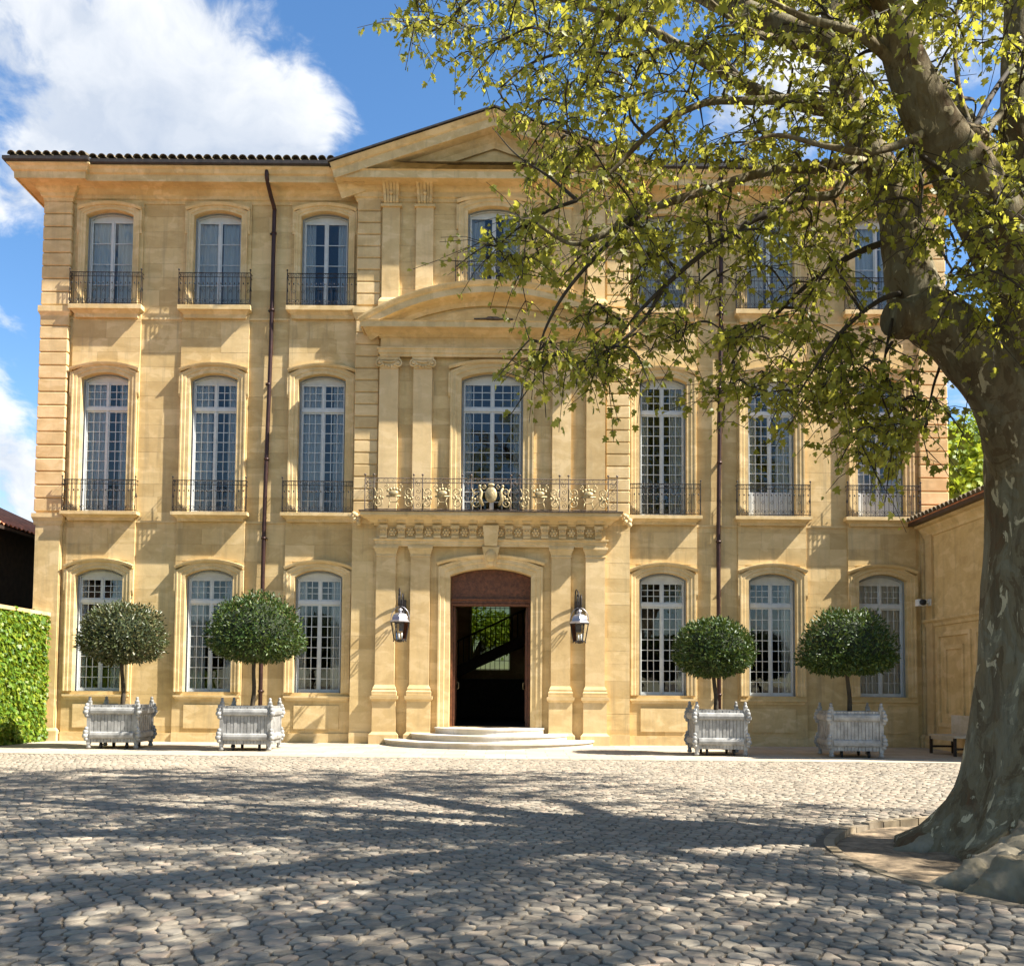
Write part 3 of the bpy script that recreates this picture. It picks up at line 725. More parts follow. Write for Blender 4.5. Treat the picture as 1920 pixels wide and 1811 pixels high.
def window(o, yf, style, left=.0, right=.0, panel=0.0, seed=0, blind=False):
    xc, z0, zs, zc, hw = o; Y = yf + .25; fr = MB()
    path = [(xc-hw, z0+.001)] + [(xc+x, z) for x, z in arch(hw, zs, zc)] + [(xc+hw, z0+.001)]
    fr.sweep(path, [(-.004, .0), (-.004, -.09), (-.05, -.09), (-.06, -.07), (-.06, 0)], 1, XZ(Y-.09))
    fr.prism([(xc+x*(hw-.03)/hw, z-.03) for x, z in arch(hw, zs, zc)] + [(xc+hw-.03, zs-.06), (xc-hw+.03, zs-.06)], Y+.012, Y+.06)
    fr.box(xc-hw+.05, xc+hw-.05, Y-.01, Y+.09, z0+.002, z0+.05)
    zt = zs - .06; w = 2*hw
    if style == 'small':
        tr = zs - .055 - (zs-z0)*.20; rows = ((z0+.05, tr-.045, 10 if z0 > 3 else 8), (tr+.045, zt, 3)); cols = 3
        fr.box(xc-hw+.05, xc+hw-.05, Y-.035, Y+.085, tr-.045, tr+.045)
    else:
        rows = ((z0+.05, zt, 4),); cols = 1
    win = fr.build('window', M['paint'], mansion)
    for (ra, rb, nr) in rows:
        for s in (-1, 1):
            a, b = (xc-hw+.055, xc-.012) if s < 0 else (xc+.012, xc+hw-.055); sa = MB(); st = .045
            sa.box(a, a+st, Y, Y+.05, ra, rb); sa.box(b-st, b, Y, Y+.05, ra, rb); sa.box(a+st, b-st, Y+.001, Y+.049, rb-st, rb); 
            lo = ra + st + (panel if ra < zs-1.2 else 0)
            sa.box(a+st, b-st, Y+.001, Y+.049, ra, lo)
            if panel and lo > ra + .2:
                for k in range(4):
                    xx = a+st+.02+(b-a-2*st-.04)*k/4; sa.box(xx, xx+(b-a-2*st-.04)/4-.012, Y-.008, Y, ra+.05, lo-.03)
            ga, gb, gz0, gz1 = a+st, b-st, lo, rb-st; t = .009
            for k in range(1, cols): x = ga + (gb-ga)*k/cols; sa.box(x-t, x+t, Y+.008, Y+.042, gz0, gz1)
            nrr = nr if lo < ra + .2 else max(2, round(nr*(rb-lo)/(rb-ra)))
            for k in range(1, nrr): zz = gz0 + (gz1-gz0)*k/nrr; sa.box(ga, gb, Y+.010, Y+.040, zz-t, zz+t)
            sa.build('casement', M['paint'], win)
            for i in range(cols):
                for j in range(nrr):
                    PANES.append((win, (ga+(gb-ga)*(i+.5)/cols, Y+.025, gz0+(gz1-gz0)*(j+.5)/nrr), ((gb-ga)/cols-.002, 1, (gz1-gz0)/nrr-.002)))
    me = MB(); me.box(xc-.022, xc+.022, Y-.022, Y-.002, z0+.06, zt); me.build('astragal', M['paint'], win)
    if left: curtain(xc-hw+.03, xc-hw+.03+w*left, z0+.05, zs-.02, Y+.11, win, .25 if style == 'tied' else 0, seed)
    if right: curtain(xc+hw-.03-w*right, xc+hw-.03, z0+.05, zs-.02, Y+.11, win, -.25 if style == 'tied' else 0, seed+1)
    return win
cur = {(0, 0): (.12, .30), (0, 1): (.34, .22), (0, 2): (.20, .25), (0, 3): (.06, .14), (0, 4): (.08, .22), (0, 5): (.5, .46),
       (1, 0): (.46, .26), (1, 1): (.38, .24), (1, 2): (.48, .28), (1, 3): (.2, .28), (1, 4): (.22, .34), (1, 5): (.2, .34),
       (2, 0): (.46, .40), (2, 1): (.46, .42), (2, 2): (.24, .24), (2, 3): (.36, .3), (2, 4): (.4, .36), (2, 5): (.46, .36)}
for f in (0, 1, 2):
    for b, xb in enumerate(BAYS):
        l, r = cur[(f, b)]
        window(op(xb, f), -.05, 'small' if f < 2 else 'big', l, r, .62 if f == 1 and b >= 4 else 0, f*40+b*3)
window((CW[0], 6.31, CW[2], CW[3], CW[4]), -.25, 'small', .14, .14, 0, 301)
window(TW, -.25, 'big', .3, .3, 0, 305)
PANES.sort(key=lambda p: -(p[2][0]*p[2][2]) + (.0 if p[1][2] < 6 else .004))
by = {}
for q, (w_, c, s) in enumerate(PANES):
    if q < 300: link('pane', pane_unit, w_, c, None, s)
    else: by.setdefault(w_.name, (w_, MB()))[1].box(c[0]-s[0]/2, c[0]+s[0]/2, c[1]-.003, c[1]+.003, c[2]-s[2]/2, c[2]+s[2]/2)
for w_, mb in by.values(): tag(mb.build('glazing', M['glass'], w_), kind='stuff')

# ---- rooms behind the glass
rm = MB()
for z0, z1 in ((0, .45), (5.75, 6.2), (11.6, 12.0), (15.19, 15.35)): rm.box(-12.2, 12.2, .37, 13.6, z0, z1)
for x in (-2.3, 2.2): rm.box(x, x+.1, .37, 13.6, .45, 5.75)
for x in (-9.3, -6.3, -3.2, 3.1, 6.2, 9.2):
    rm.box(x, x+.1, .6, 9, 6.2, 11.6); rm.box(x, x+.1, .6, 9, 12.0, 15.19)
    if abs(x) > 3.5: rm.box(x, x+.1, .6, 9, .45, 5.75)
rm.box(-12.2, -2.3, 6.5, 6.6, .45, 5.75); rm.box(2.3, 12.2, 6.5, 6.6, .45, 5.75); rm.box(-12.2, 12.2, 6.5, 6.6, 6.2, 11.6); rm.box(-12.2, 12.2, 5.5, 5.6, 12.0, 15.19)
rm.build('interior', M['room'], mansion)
# stair seen through the doorway, with the garden window behind it
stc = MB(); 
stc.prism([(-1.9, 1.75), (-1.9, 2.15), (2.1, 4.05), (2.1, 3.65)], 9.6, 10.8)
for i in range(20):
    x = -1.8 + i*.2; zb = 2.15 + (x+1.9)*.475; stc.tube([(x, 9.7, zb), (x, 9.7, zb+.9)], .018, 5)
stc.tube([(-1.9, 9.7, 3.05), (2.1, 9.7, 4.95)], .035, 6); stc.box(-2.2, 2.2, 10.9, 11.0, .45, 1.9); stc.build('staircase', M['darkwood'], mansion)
gw = MB()
for i in range(9): x = -1.08 + i*1.56/8; gw.box(x-.012, x+.012, 13.7, 13.74, 2.3, 5.2)
for i in range(9): z = 2.32 + i*2.86/8; gw.box(-1.1, .5, 13.69, 13.73, z-.012, z+.012)
gwo = gw.build('garden_window_grille', M['rubber'], mansion); gg = MB(); gg.box(-1.1, .5, 13.62, 13.63, 2.301, 5.199); gg.build('glass_pane', M['dimglass'], gwo)  # tinted pane added to dim the bright garden window
# ---- entrance door
dr = MB(); Yd = .05
dr.prism([(x*.99, z-.01) for x, z in arch(1.11, 4.6, 4.81)] + [(1.10, 3.98), (-1.10, 3.98)], Yd, Yd+.08)
door = dr.build('entrance_door', M['wood'], mansion)
tb = MB(); tb.sweep([(-1.1, Yd), (1.1, Yd)], [(0, 3.79), (.05, 3.79), (.06, 3.84), (.03, 3.88), (.03, 3.93), (.07, 3.96), (.07, 3.985), (0, 3.99)], -1, PLAN); tb.box(-1.1, 1.1, Yd, Yd+.1, 3.78, 3.979); tb.build('transom', M['wood'], door)
for x0, x1 in ((-.98, -.40), (-.33, .33), (.40, .98)):
    pn = MB(); top = 4.46 if abs(x0+x1) > .1 else 4.66; pn.frustum(x0, x1, Yd-.012, Yd, 4.06, x0, x1, Yd-.012, Yd, top); pn.frustum(x0+.07, x1-.07, Yd-.022, Yd-.011, 4.13, x0+.07, x1-.07, Yd-.022, Yd-.011, top-.07); pn.build('panel', M['wood'], door)
for s in (-1, 1):
    jm = MB(); a, b = sorted((s*1.10, s*1.04)); jm.box(a, b, Yd, Yd+.1, .472, 3.78); jm.build('jamb', M['wood'], door)
    lf = MB(); a, b = sorted((s*1.03, s*.985)); lf.box(a, b, Yd+.10, Yd+1.08, .48, 3.77)
    for z0, z1 in ((.62, 1.5), (1.62, 3.6)):
        c, d = sorted((s*.984, s*.970)); lf.box(c, d, Yd+.22, Yd+.96, z0, z1)
    leaf = lf.build('door_leaf', M['wood'], door)
    hd = MB(); hd.tube([(s*.97, Yd+.99, 1.50), (s*.92, Yd+.99, 1.52), (s*.92, Yd+.99, 1.68), (s*.97, Yd+.99, 1.70)], .012, 6); hd.build('handle', M['gilt'], leaf)
# ---- steps
steps = empty('entrance_steps', (0, -.25, 0), 0, 'three rounded pale stone steps rising to the entrance door', 'steps')
for rad, z0, z1 in ((2.86, .0, .157), (2.15, .157, .314), (1.50, .314, .47)):
    mb = MB(); pts = [(rad*math.cos(a), -rad*.86*math.sin(a)) for a in [math.pi*i/40 for i in range(41)]]
    mb.slab([(x*.985, y*.985) for x, y in pts], z0, z1-.045); mb.slab(pts, z1-.044, z1); mb.build('step', M['oldstone'], steps)
mb = MB(); mb.box(-1.1, 1.1, .0, .45, .30, .468); mb.build('threshold', M['oldstone'], steps)

# ---- downpipes
for s in (-1, 1):
    dp = MB(); x = s*6.30
    pts, rad = smooth_path([(x, -.66, 15.72), (x, -.62, 15.50), (x+.04, -.34, 15.18), (x+.10, -.12, 14.88), (x+.10, -.12, 14.5), (x+.08, -.11, 11.0), (x, -.11, 6.0), (x, -.11, .1)], [.065]*8, 4)
    dp.tube(pts, .058, 10)
    for z in (14.2, 12.0, 9.9, 7.8, 5.6, 3.4, 1.4): dp.lathe([(.058, -.03), (.075, -.03), (.075, .03), (.058, .03)], (x + (.10 if z > 13 else .09 if z > 10 else .03 if z > 7 else 0), -.11, z), 10); dp.box(x-.02, x+.08, -.09, .0, z-.015, z+.015)
    dp.build('downpipe', M['pipe'], mansion)
# ---- eaves: gutter board and tile row
tl = MB(); n = 8
for k, (r0, r1) in enumerate(((.10, .105),)):
    vs = []; fs = []
    for y, rr_ in ((0, .112), (.62, .095)):
        for j in range(n+1): a = math.pi*j/n; vs.append((rr_*math.cos(a), y, rr_*.9*math.sin(a)))
        for j in range(n+1): a = math.pi*j/n; vs.append(((rr_-.016)*math.cos(a), y, (rr_-.016)*.9*math.sin(a)))
    m = n+1
    for j in range(n): fs += [(j, j+1, 2*m+j+1, 2*m+j), (m+j, m+j+1, 3*m+j+1, 3*m+j), (j, j+1, m+j+1, m+j)]
    tl._add(vs, fs, False)
tilem = tl.mesh('roof_tile', M['tile'])
gut = MB()
for s in (-1, 1):
    p = [(-13.44, 14.0), (-13.44, -.92), (-11.20, -.92), (-11.20, -.78), (-4.45, -.78)]
    if s > 0: p = [(-x, y) for x, y in p[::-1]]
    gut.sweep(p, [(-.12, 15.803), (.03, 15.803), (.06, 15.84), (.06, 15.93), (-.12, 15.95)], -1, PLAN)
gut.build('gutter', M['gutter'], mansion)
roof = MB()
for s in (-1, 1):
    vs = [(s*13.4, -.8, 15.94), (s*4.2, -.8, 15.94), (0, -.8, 15.94), (0, 7, 18.6), (s*6, 7, 18.6), (s*13.4, 14.6, 15.94), (0, 14.6, 15.94)]
    roof._add(vs, [(0, 2, 3, 4), (0, 4, 5), (5, 4, 3, 6)])
roofo = roof.build('roof', M['tile'], mansion)
for s in (-1, 1):
    x = 4.5
    while x < 13.4:
        y = -.98 if x > 11.2 else -.84
        link('roof_tile', tilem, roofo, (s*x, y, 15.965), (R(17), 0, random.uniform(-.03, .03))); x += .243

# ---- wrought iron railings
def railing_mesh(hw, dep, h):
    mb = MB(); r = .011
    for z in (.035, h-.13, h-.015): 
        mb.tube([(-hw, dep, z), (-hw, 0, z), (hw, 0, z), (hw, dep, z)], .014 if z > h-.05 else r, 4, smooth=False)
    n = int(2*hw/.125)
    for i in range(n+1):
        x = -hw + 2*hw*i/n; big = i % 4 == 0
        mb.tube([(x, 0, 0), (x, 0, h-.015)], .012 if i in (0, n) else .008, 4, smooth=False)
        if i < n:
            xm = x + hw/n; mb.tube(scroll((xm, -.004, h-.075), .042, 1.0, 1 if i % 2 else -1, 9), .006, 4, smooth=False)
            mb.tube(scroll((xm, -.004, .12), .062, 1.3, 1 if i % 2 else -1, 11, -math.pi/2), .007, 4, smooth=False)
            if i % 2: mb.tube(scroll((xm, -.004, h*.42), .055, 1.2, -1, 10), .006, 4, smooth=False)
            mb.ball((xm, -.004, h*.66), .020, 5, (1, .6, 1.6))
    for x in (-hw, hw):
        mb.tube([(x, dep*.5, 0), (x, dep*.5, h)], .008, 4, smooth=False)
        mb.tube([(x, 0, h), (x, 0, h+.05)], .012, 4); mb.ball((x, 0, h+.075), .028, 6)
        mb.tube(scroll((x, dep*.5, h*.5), .07, 1.4, 1, 12, plane='yz'), .007, 4)
    return mb.mesh('balconet_railing', M['iron'])
rA = railing_mesh(1.01, .20, .88); rB = railing_mesh(1.0, .20, .92)
for xb in BAYS:
    link('balconet_railing', rA, mansion, (xb, -.265, 6.30)); link('balconet_railing', rB, mansion, (xb, -.25, 12.09))
rC = railing_mesh(1.05, .2, 1.0); link('balconet_railing', rC, mansion, (0, -.47, 12.30))
# central balcony railing with gilded ornaments
BH = .88; BX = 3.42; BY = -.76
br = MB()
for z in (.03, BH-.13, BH-.012): br.tube([(-BX, .5, z), (-BX, 0, z), (BX, 0, z), (BX, .5, z)], .013, 4, smooth=False)
pairs = (-3.30, -1.98, -.66, .66, 1.98, 3.30)
for xp in pairs:
    for s in (-1, 1):
        x = xp + s*.12; br.tube([(x, 0, 0), (x, 0, BH)], .016, 5, smooth=False); br.tube([(x, 0, BH), (x, 0, BH+.06)], .011, 4); br.ball((x, 0, BH+.085), .034, 7)
    for k in range(4): br.tube(scroll((xp, -.005, .14+.19*k), .085, 1.3, 1 if k % 2 else -1, 14), .008, 4)
for i in range(55):
    x = -BX + 2*BX*i/54; br.tube(scroll((x, -.003, BH-.072), .045, 1.0, 1 if i % 2 else -1, 8), .006, 4)
rail = br.build('balcony_railing', M['ironrust'], mansion, (0, BY, 6.295))
for a, b in zip(pairs, pairs[1:]):
    c = (a+b)/2; mb = MB(); central = abs(c) < .1; y = -.02
    def T(pts, r=.013): mb.tube([(c+x_, y, z_) for x_, z_ in pts], r, 5)
    for s in (-1, 1):
        mb.tube(scroll((c+s*.42, y, .20), .13, 1.5, s, 20), [.017]*21, 5); mb.tube(scroll((c+s*.40, y, .50), .12, 1.4, -s, 18, -math.pi/2), [.016]*19, 5)
        T([(s*.50, .06), (s*.55, .25), (s*.46, .42), (s*.52, .60)], .014); mb.tube(scroll((c+s*.2, y, .64), .07, 1.3, s, 12), .012, 5)
        for k in range(4): mb.ball((c+s*(.30+.07*k), y-.01, .33+.03*math.sin(k*2.1)), .034, 6, (1, .5, 1.3))
    if central:
        mb.ball((c, y-.01, .43), .20, 12, (.85, .25, 1.1)); mb.ball((c, y-.03, .43), .12, 10, (.85, .3, 1.1)); mb.ball((c, y, .70), .07, 8, (1.5, .5, .7))
        for s in (-1, 1): mb.tube([(c+s*.22, y, .14), (c+s*.30, y, .32), (c+s*.26, y, .5), (c+s*.32, y, .62)], [.04, .055, .045, .03], 6); mb.ball((c+s*.31, y, .66), .05, 6)
    else:
        T([(-.2, .38), (.2, .38)], .026); T([(-.14, .36), (-.08, .22), (.08, .22), (.14, .36)], .018); mb.ball((c, y, .46), .12, 9, (1.2, .4, .7)); T([(-.1, .22), (-.14, .06)], .014); T([(.1, .22), (.14, .06)], .014)
        for k in range(5): mb.ball((c-.16+.08*k, y, .53+.05*math.sin(math.pi*k/4)), .045, 6, (1, .6, 1.1))
        T([(0, .56), (0, .72)], .012)
    mb.build('gilded_ornament', M['gilt'], rail)

# ------------------------------------------------------------------ wall lanterns
def lantern(sx, label):
    t = empty('wall_lantern', (sx*2.40, -.37, 2.78), 0, label, 'lantern', 'lanterns beside the entrance')
    y0 = -.55; fr = MB(); n = 6
    def ring(r, z, w):
        pts = [(r*math.cos(math.pi*2*i/n), y0 + r*math.sin(math.pi*2*i/n), z) for i in range(n+1)]; fr.tube(pts, w, 4, smooth=False)
    ring(.165, .03, .014); ring(.245, .50, .018); fr.lathe([(.05, -.03), (.07, .0), (.165, .02), (.165, .035)], (0, y0, 0), 6, False)
    for i in range(n):
        a = 2*math.pi*i/n; fr.tube([(.165*math.cos(a), y0+.165*math.sin(a), .03), (.245*math.cos(a), y0+.245*math.sin(a), .50)], .012, 4, smooth=False)
        fr.ball((.165*math.cos(a), y0+.165*math.sin(a), .0), .022, 5)
    fr.build('lantern_frame', M['iron'], t)
    gl = MB()
    for i in range(n):
        a, b = 2*math.pi*i/n, 2*math.pi*(i+1)/n; P = lambda r, q, z: (r*math.cos(q), y0+r*math.sin(q), z)
        g = MB(); g._add([P(.16, a, .035), P(.16, b, .035), P(.24, b, .495), P(.24, a, .495)], [(0, 1, 2, 3)]); g.build('glass_panel', M['lampglass'], t)
    rf = MB(); rf.lathe([(.29, .50), (.30, .52), (.265, .55), (.24, .565), (.225, .64), (.19, .70), (.12, .745), (.05, .76), (.05, .80), (.075, .83), (.05, .86), (.015, .89)], (0, y0, 0), 6, False); rf.build('roof_cap', M['zinc'], t)
    bu = MB()
    for i in range(3):
        a = i*2.1; bu.tube([(.05*math.cos(a), y0+.05*math.sin(a), .03), (.05*math.cos(a), y0+.05*math.sin(a), .22)], .018, 6)
    bu.build('candle_lamp', M['whiteplastic'], t)
    hp = MB(); hp.tube([(.25*math.cos(a), y0, .57 + .36*math.sin(a)) for a in [math.pi*i/16 for i in range(17)]], .010, 5); hp.build('hoop', M['zinc'], t)
    bk = MB()
    for s in (-1, 1):
        pts, rad = smooth_path([(s*.05, 0, .55), (s*.05, -.12, 1.0), (s*.05, -.34, 1.28), (s*.05, -.52, 1.22), (s*.05, -.56, .95)], [.02]*5, 5); bk.tube(pts, .017, 6)
        bk.tube(scroll((s*.05, -.16, .74), .12, 1.3, 1, 14, plane='yz'), .013, 5)
    pts, rad = smooth_path([(-.09, 0, .95), (-.08, -.2, 1.42), (-.02, -.5, 1.30), (0, -.55, .93)], [.02]*4, 5); bk.tube(pts, .018, 6)
    bk.box(-.09, .09, .0, .115, .30, 1.15); bk.build('wall_bracket', M['iron'], t)
lantern(-1, 'iron wall lantern with grey domed cap, left of the entrance door as one enters')
lantern(1, 'iron wall lantern with grey domed cap, right of the entrance door as one enters')

# ------------------------------------------------------------------ leaves in bulk
LOBED = np.array([(0,0,0),(-.06,.24,.0),(.14,.52,-.04),(.34,.27,.02),(.60,.46,-.03),(.64,.19,.02),(1,0,-.08),(.64,-.19,.02),(.60,-.46,-.03),(.34,-.27,.02),(.14,-.52,-.04),(-.06,-.24,0)], np.float32)
LOBED_F = [(0,6,5,4,3,2,1),(0,11,10,9,8,7,6)]
OVAL = np.array([(0,0,0),(.3,.17,.03),(.7,.15,.02),(1,0,-.06),(.7,-.15,.02),(.3,-.17,.03)], np.float32); OVAL_F = [(0,3,2,1),(0,5,4,3)]
def leaf_mesh(name, pos, axis, up, size, shape, faces, mat):
    """one mesh of leaves: pos (n,3), axis = leaf direction, up = rough face normal"""
    pos = np.asarray(pos, np.float32); a = np.asarray(axis, np.float32); u = np.asarray(up, np.float32)
    a /= np.linalg.norm(a, axis=1, keepdims=True) + 1e-9; b = np.cross(u, a); b /= np.linalg.norm(b, axis=1, keepdims=True) + 1e-9; c = np.cross(a, b)
    s = np.asarray(size, np.float32)[:, None, None]
    V = pos[:, None] + s*(shape[None, :, 0:1]*a[:, None] + shape[None, :, 1:2]*b[:, None] + shape[None, :, 2:3]*c[:, None])
    n, k = len(pos), len(shape); V = V.reshape(-1, 3)
    pat = np.concatenate([np.array(f) for f in faces]); L = (np.arange(n)[:, None]*k + pat[None]).ravel(); PN = np.tile([len(f) for f in faces], n)
    return fast_mesh(name, V, PN, L, mat)
def unit3(n): v = rng.normal(size=(n, 3)); return v/np.linalg.norm(v, axis=1, keepdims=True)

# ------------------------------------------------------------------ planters and clipped laurels
def planter(x, y, rz, label, w=1.12):
    t = empty('planter_box', (x, y, 0.008), rz, label, 'planter', 'square slatted planters before the facade'); h = w/2; P = M['planter']
    posts = [(-h, -h), (h, -h), (h, h), (-h, h)]
    for px, py in posts:
        mb = MB(); mb.box(px-.045, px+.045, py-.045, py+.045, .12, 1.12)
        mb.lathe([(.045, .02), (.062, .05), (.04, .10), (.05, .13)], (px, py, 0), 10); sx, sy = (1 if px > 0 else -1), (1 if py > 0 else -1)
        for zc in (.36, .92):    # carved scroll brackets on the outer faces
            for k, (dz, rr_, pr) in enumerate(((.13, .05, .03), (.05, .062, .055), (-.04, .07, .065), (-.12, .052, .035))):
                mb.ball((px + sx*(.03+pr*.55), py + sy*(.03+pr*.55), zc+dz), rr_, 8)
        mb.lathe([(.05, 1.12), (.06, 1.14), (.035, 1.17), (.03, 1.19)], (px, py, 0), 10); mb.build('corner_post', P, t)
        fn = MB(); fn.ball((px, py, 1.218), .037, 10); fn.lathe([(.03, 1.18), (.04, 1.2)], (px, py, 0), 8); fn.build('finial', P, t)
    for k in range(4):
        (ax, ay), (bx, by) = posts[k], posts[(k+1) % 4]; ang = math.atan2(by-ay, bx-ax); mx, my = (ax+bx)/2, (ay+by)/2
        L = w - .09
        for zc in (.34, .92):
            rl = MB(); pts = []; prof = [(.0, -.085), (.05, -.085), (.075, -.06), (.085, 0), (.07, .055), (.045, .075), (.0, .085)]
            rl.sweep([(-L/2, 0), (L/2, 0)], [(o, zc+z) for o, z in prof], -1, PLAN); rl.build('moulded_rail', P, t, (mx, my, 0), (0, 0, ang))
        ns = 13
        for i in range(ns):
            sl = MB(); x0 = -L/2 + L*i/ns; sl.box(x0+.004, x0+L/ns-.004, -.022-.006*(i % 2), .012, .16, 1.06); sl.build('slat', P, t, (mx, my, 0), (0, 0, ang))
    ib = MB(); ib.box(-h+.02, h-.02, -h+.02, h-.02, .2, .98); ib.build('soil_box', M['soil'], t)
    for px, py in posts:
        wh = MB(); wh.tube([(px*.55-.02, py*.8, .075), (px*.55+.02, py*.8, .075)], .075, 12); wh.box(px*.55-.03, px*.55+.03, py*.8-.02, py*.8+.02, .06, .2); wh.build('castor', M['rubber'], t)
    return t
def topiary(x, y, w, zlo, zhi, mat, label, seed, lean=0.0, flat=.30):
    t = empty('laurel_tree', (x, y, .985), 0, label, 'topiary', 'clipped laurels in the planters'); rs = np.random.default_rng(seed)
    z0 = .985; tr = MB(); H = zlo - z0 + .35
    pts, rad = smooth_path([(0, 0, -.02), (.02+lean*.3, .01, H*.3), (-.015+lean*.6, 0, H*.65), (lean, 0, H)], [.062, .05, .046, .05], 5); tr.tube(pts, rad, 9, bump=lambda p: 1 + .12*mnoise.noise(p*9))
    for i in range(6):
        a = i*1.05; tr.tube([(lean, 0, H-.25), (lean+.2*math.cos(a), .2*math.sin(a), H+.05), (lean+.5*math.cos(a), .5*math.sin(a), H+.35)], [.03, .022, .012], 5)
    tr.build('trunk', M['twig'], t)
    rx = w/2; ch = zhi - zlo; zc = zlo + ch*flat - z0; up, dn = ch*(1-flat), ch*flat
    n = 8200; d = unit3(n).astype(np.float64) if False else rs.normal(size=(n, 3)); d /= np.linalg.norm(d, axis=1, keepdims=True)
    rad_ = np.where(rs.random(n) < .06, rs.uniform(1.0, 1.06, n), rs.uniform(.80, 1.0, n))
    lump = np.array([1 + .10*mnoise.noise(Vector(v)*2.2 + Vector((seed, 0, 0))) + .07*mnoise.noise(Vector(v)*6.5 + Vector((0, seed, 0))) for v in d])
    sq = np.where(d[:, 2:3] > 0, up, dn); k = 1/np.maximum(1e-3, (np.abs(d[:, 0:1])**2.3 + np.abs(d[:, 1:2])**2.3 + np.abs(d[:, 2:3])**2.3)**(1/2.3))
    pos = d*k*np.concatenate([np.full((n, 2), rx), sq], 1)*(rad_*lump)[:, None]; pos[:, 0] += lean; pos[:, 2] += zc
    ax = d + rs.normal(size=(n, 3))*.75 + np.array([0, 0, .25]); upv = d + rs.normal(size=(n, 3))*.6
    link('foliage', leaf_mesh('foliage', pos, ax, upv, rs.uniform(.065, .115, n), OVAL, OVAL_F, mat), t)
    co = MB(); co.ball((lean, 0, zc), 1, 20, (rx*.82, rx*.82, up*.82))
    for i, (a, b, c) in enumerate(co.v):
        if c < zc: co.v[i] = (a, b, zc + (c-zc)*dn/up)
    co.build('crown_core', M['core'], t)  # solid core makes the crown opaque; inner shade is in its colour
PL = [(-8.98, -3.05, R(2.5)), (-5.68, -3.45, R(1.5)), (5.47, -3.9, R(-1.5)), (8.52, -4.2, R(-4))]
PLAB = ['pale grey slatted planter holding the dry olive tinged laurel, beside the ivy wall',
        'pale grey slatted planter holding the wide dark laurel beside the downpipe',
        'pale grey slatted planter holding the smallest round laurel',
        'pale grey slatted planter holding the wide domed laurel near the plane tree']
for (x, y, rz), lb in zip(PL, PLAB): planter(x, y, rz, lb)
topiary(-8.95, -3.05, 1.98, 2.08, 3.54, M['laurel2'], 'clipped laurel with dry olive tinged leaves, beside the ivy wall', 3, -.05, .38)
topiary(-5.67, -3.45, 2.22, 2.12, 3.74, M['laurel'], 'wide dark clipped laurel with flat underside, before the left downpipe', 5, .06, .34)
topiary(5.45, -3.9, 1.82, 1.86, 3.22, M['laurel'], 'smallest clipped laurel with a round crown, before the right downpipe', 8, -.05, .40)
topiary(8.52, -4.2, 2.10, 1.93, 3.46, M['laurel'], 'wide domed clipped laurel with flat underside, near the plane tree', 13, -.04, .26)

# ------------------------------------------------------------------ left: ivy wall and neighbour house
def ivy_wall():
    t = empty('ivy_wall', (-12.4, 0, 0), 0, 'garden wall covered in bright green ivy, running out from the mansion corner', 'wall')
    mb = MB(); mb.box(-.25, .22, -15, -.16, 0, 3.42); mb.build('wall_body', M['stone'], t)
    y = -15.0
    while y < -.3:
        l = min(.8, -.17-y); mb = MB(); mb.box(-.31, .30, y+.003, y+l-.003, 3.424, 3.52); mb.build('coping_stone', M['trim'], t); y += .8
    n = 34000; yy = rng.uniform(-15, -.17, n); zz = rng.uniform(.02, 3.44, n)**1.0
    bulge = np.array([.10 + .08*mnoise.noise(Vector((a*1.3, b*1.3, 5))) for a, b in zip(yy, zz)])
    xx = .22 + rng.uniform(.0, 1.0, n)*np.maximum(.03, bulge)
    over = rng.random(n) < .05; zz = np.where(over & (zz > 2.8), zz + .12, zz)
    keep = yy < -.20 - .12*np.array([mnoise.noise(Vector((0, b*1.5, 9)))+.5 for b in zz]); 
    pos = np.stack([xx, yy, zz], 1)[keep]; m = len(pos)
    ax = rng.normal(size=(m, 3))*.55 + np.array([.35, 0, -.9]); up = rng.normal(size=(m, 3))*.45 + np.array([1, 0, .35])
    o = link('ivy', leaf_mesh('ivy', pos, ax, up, rng.uniform(.07, .14, m), LOBED, LOBED_F, M['ivy']), t); tag(o, kind='stuff')
ivy_wall()
def neighbour():
    t = empty('neighbouring_house', (-14.2, 0, 0), 0, 'low house with red clay roof and dark wall behind the ivy wall', 'house')
    mb = MB(); mb.box(-8, 0, -9, 7.0, 0, 6.2); mb.build('wall', M['darkwood'], t)
    roofm = MB(); p = math.tan(R(24)); n = 66; vs = []; fs = []
    for i in range(n*6+1):
        y = -9.4 + 16.8*i/(n*6); zz = .07*abs(math.sin(math.pi*i/6))
        vs += [(.62, y, 5.97 + zz), (-4.0, y, 5.97 + 4.62*p + zz), (-8.6, y, 5.97 + zz)]
    for i in range(n*6): fs += [(3*i, 3*i+3, 3*i+4, 3*i+1), (3*i+1, 3*i+4, 3*i+5, 3*i+2)]
    roofm._add(vs, fs, True); ro = roofm.build('roof', M['tiler'], t)
    ev = MB(); ev.prism([(.60, 5.95), (.60, 5.86), (-.05, 6.2), (-4, 5.85+4.6*p), (-4, 5.93+4.6*p)], -9.4, 7.4); ev.build('eaves_board', M['darkwood'], ro)
neighbour()

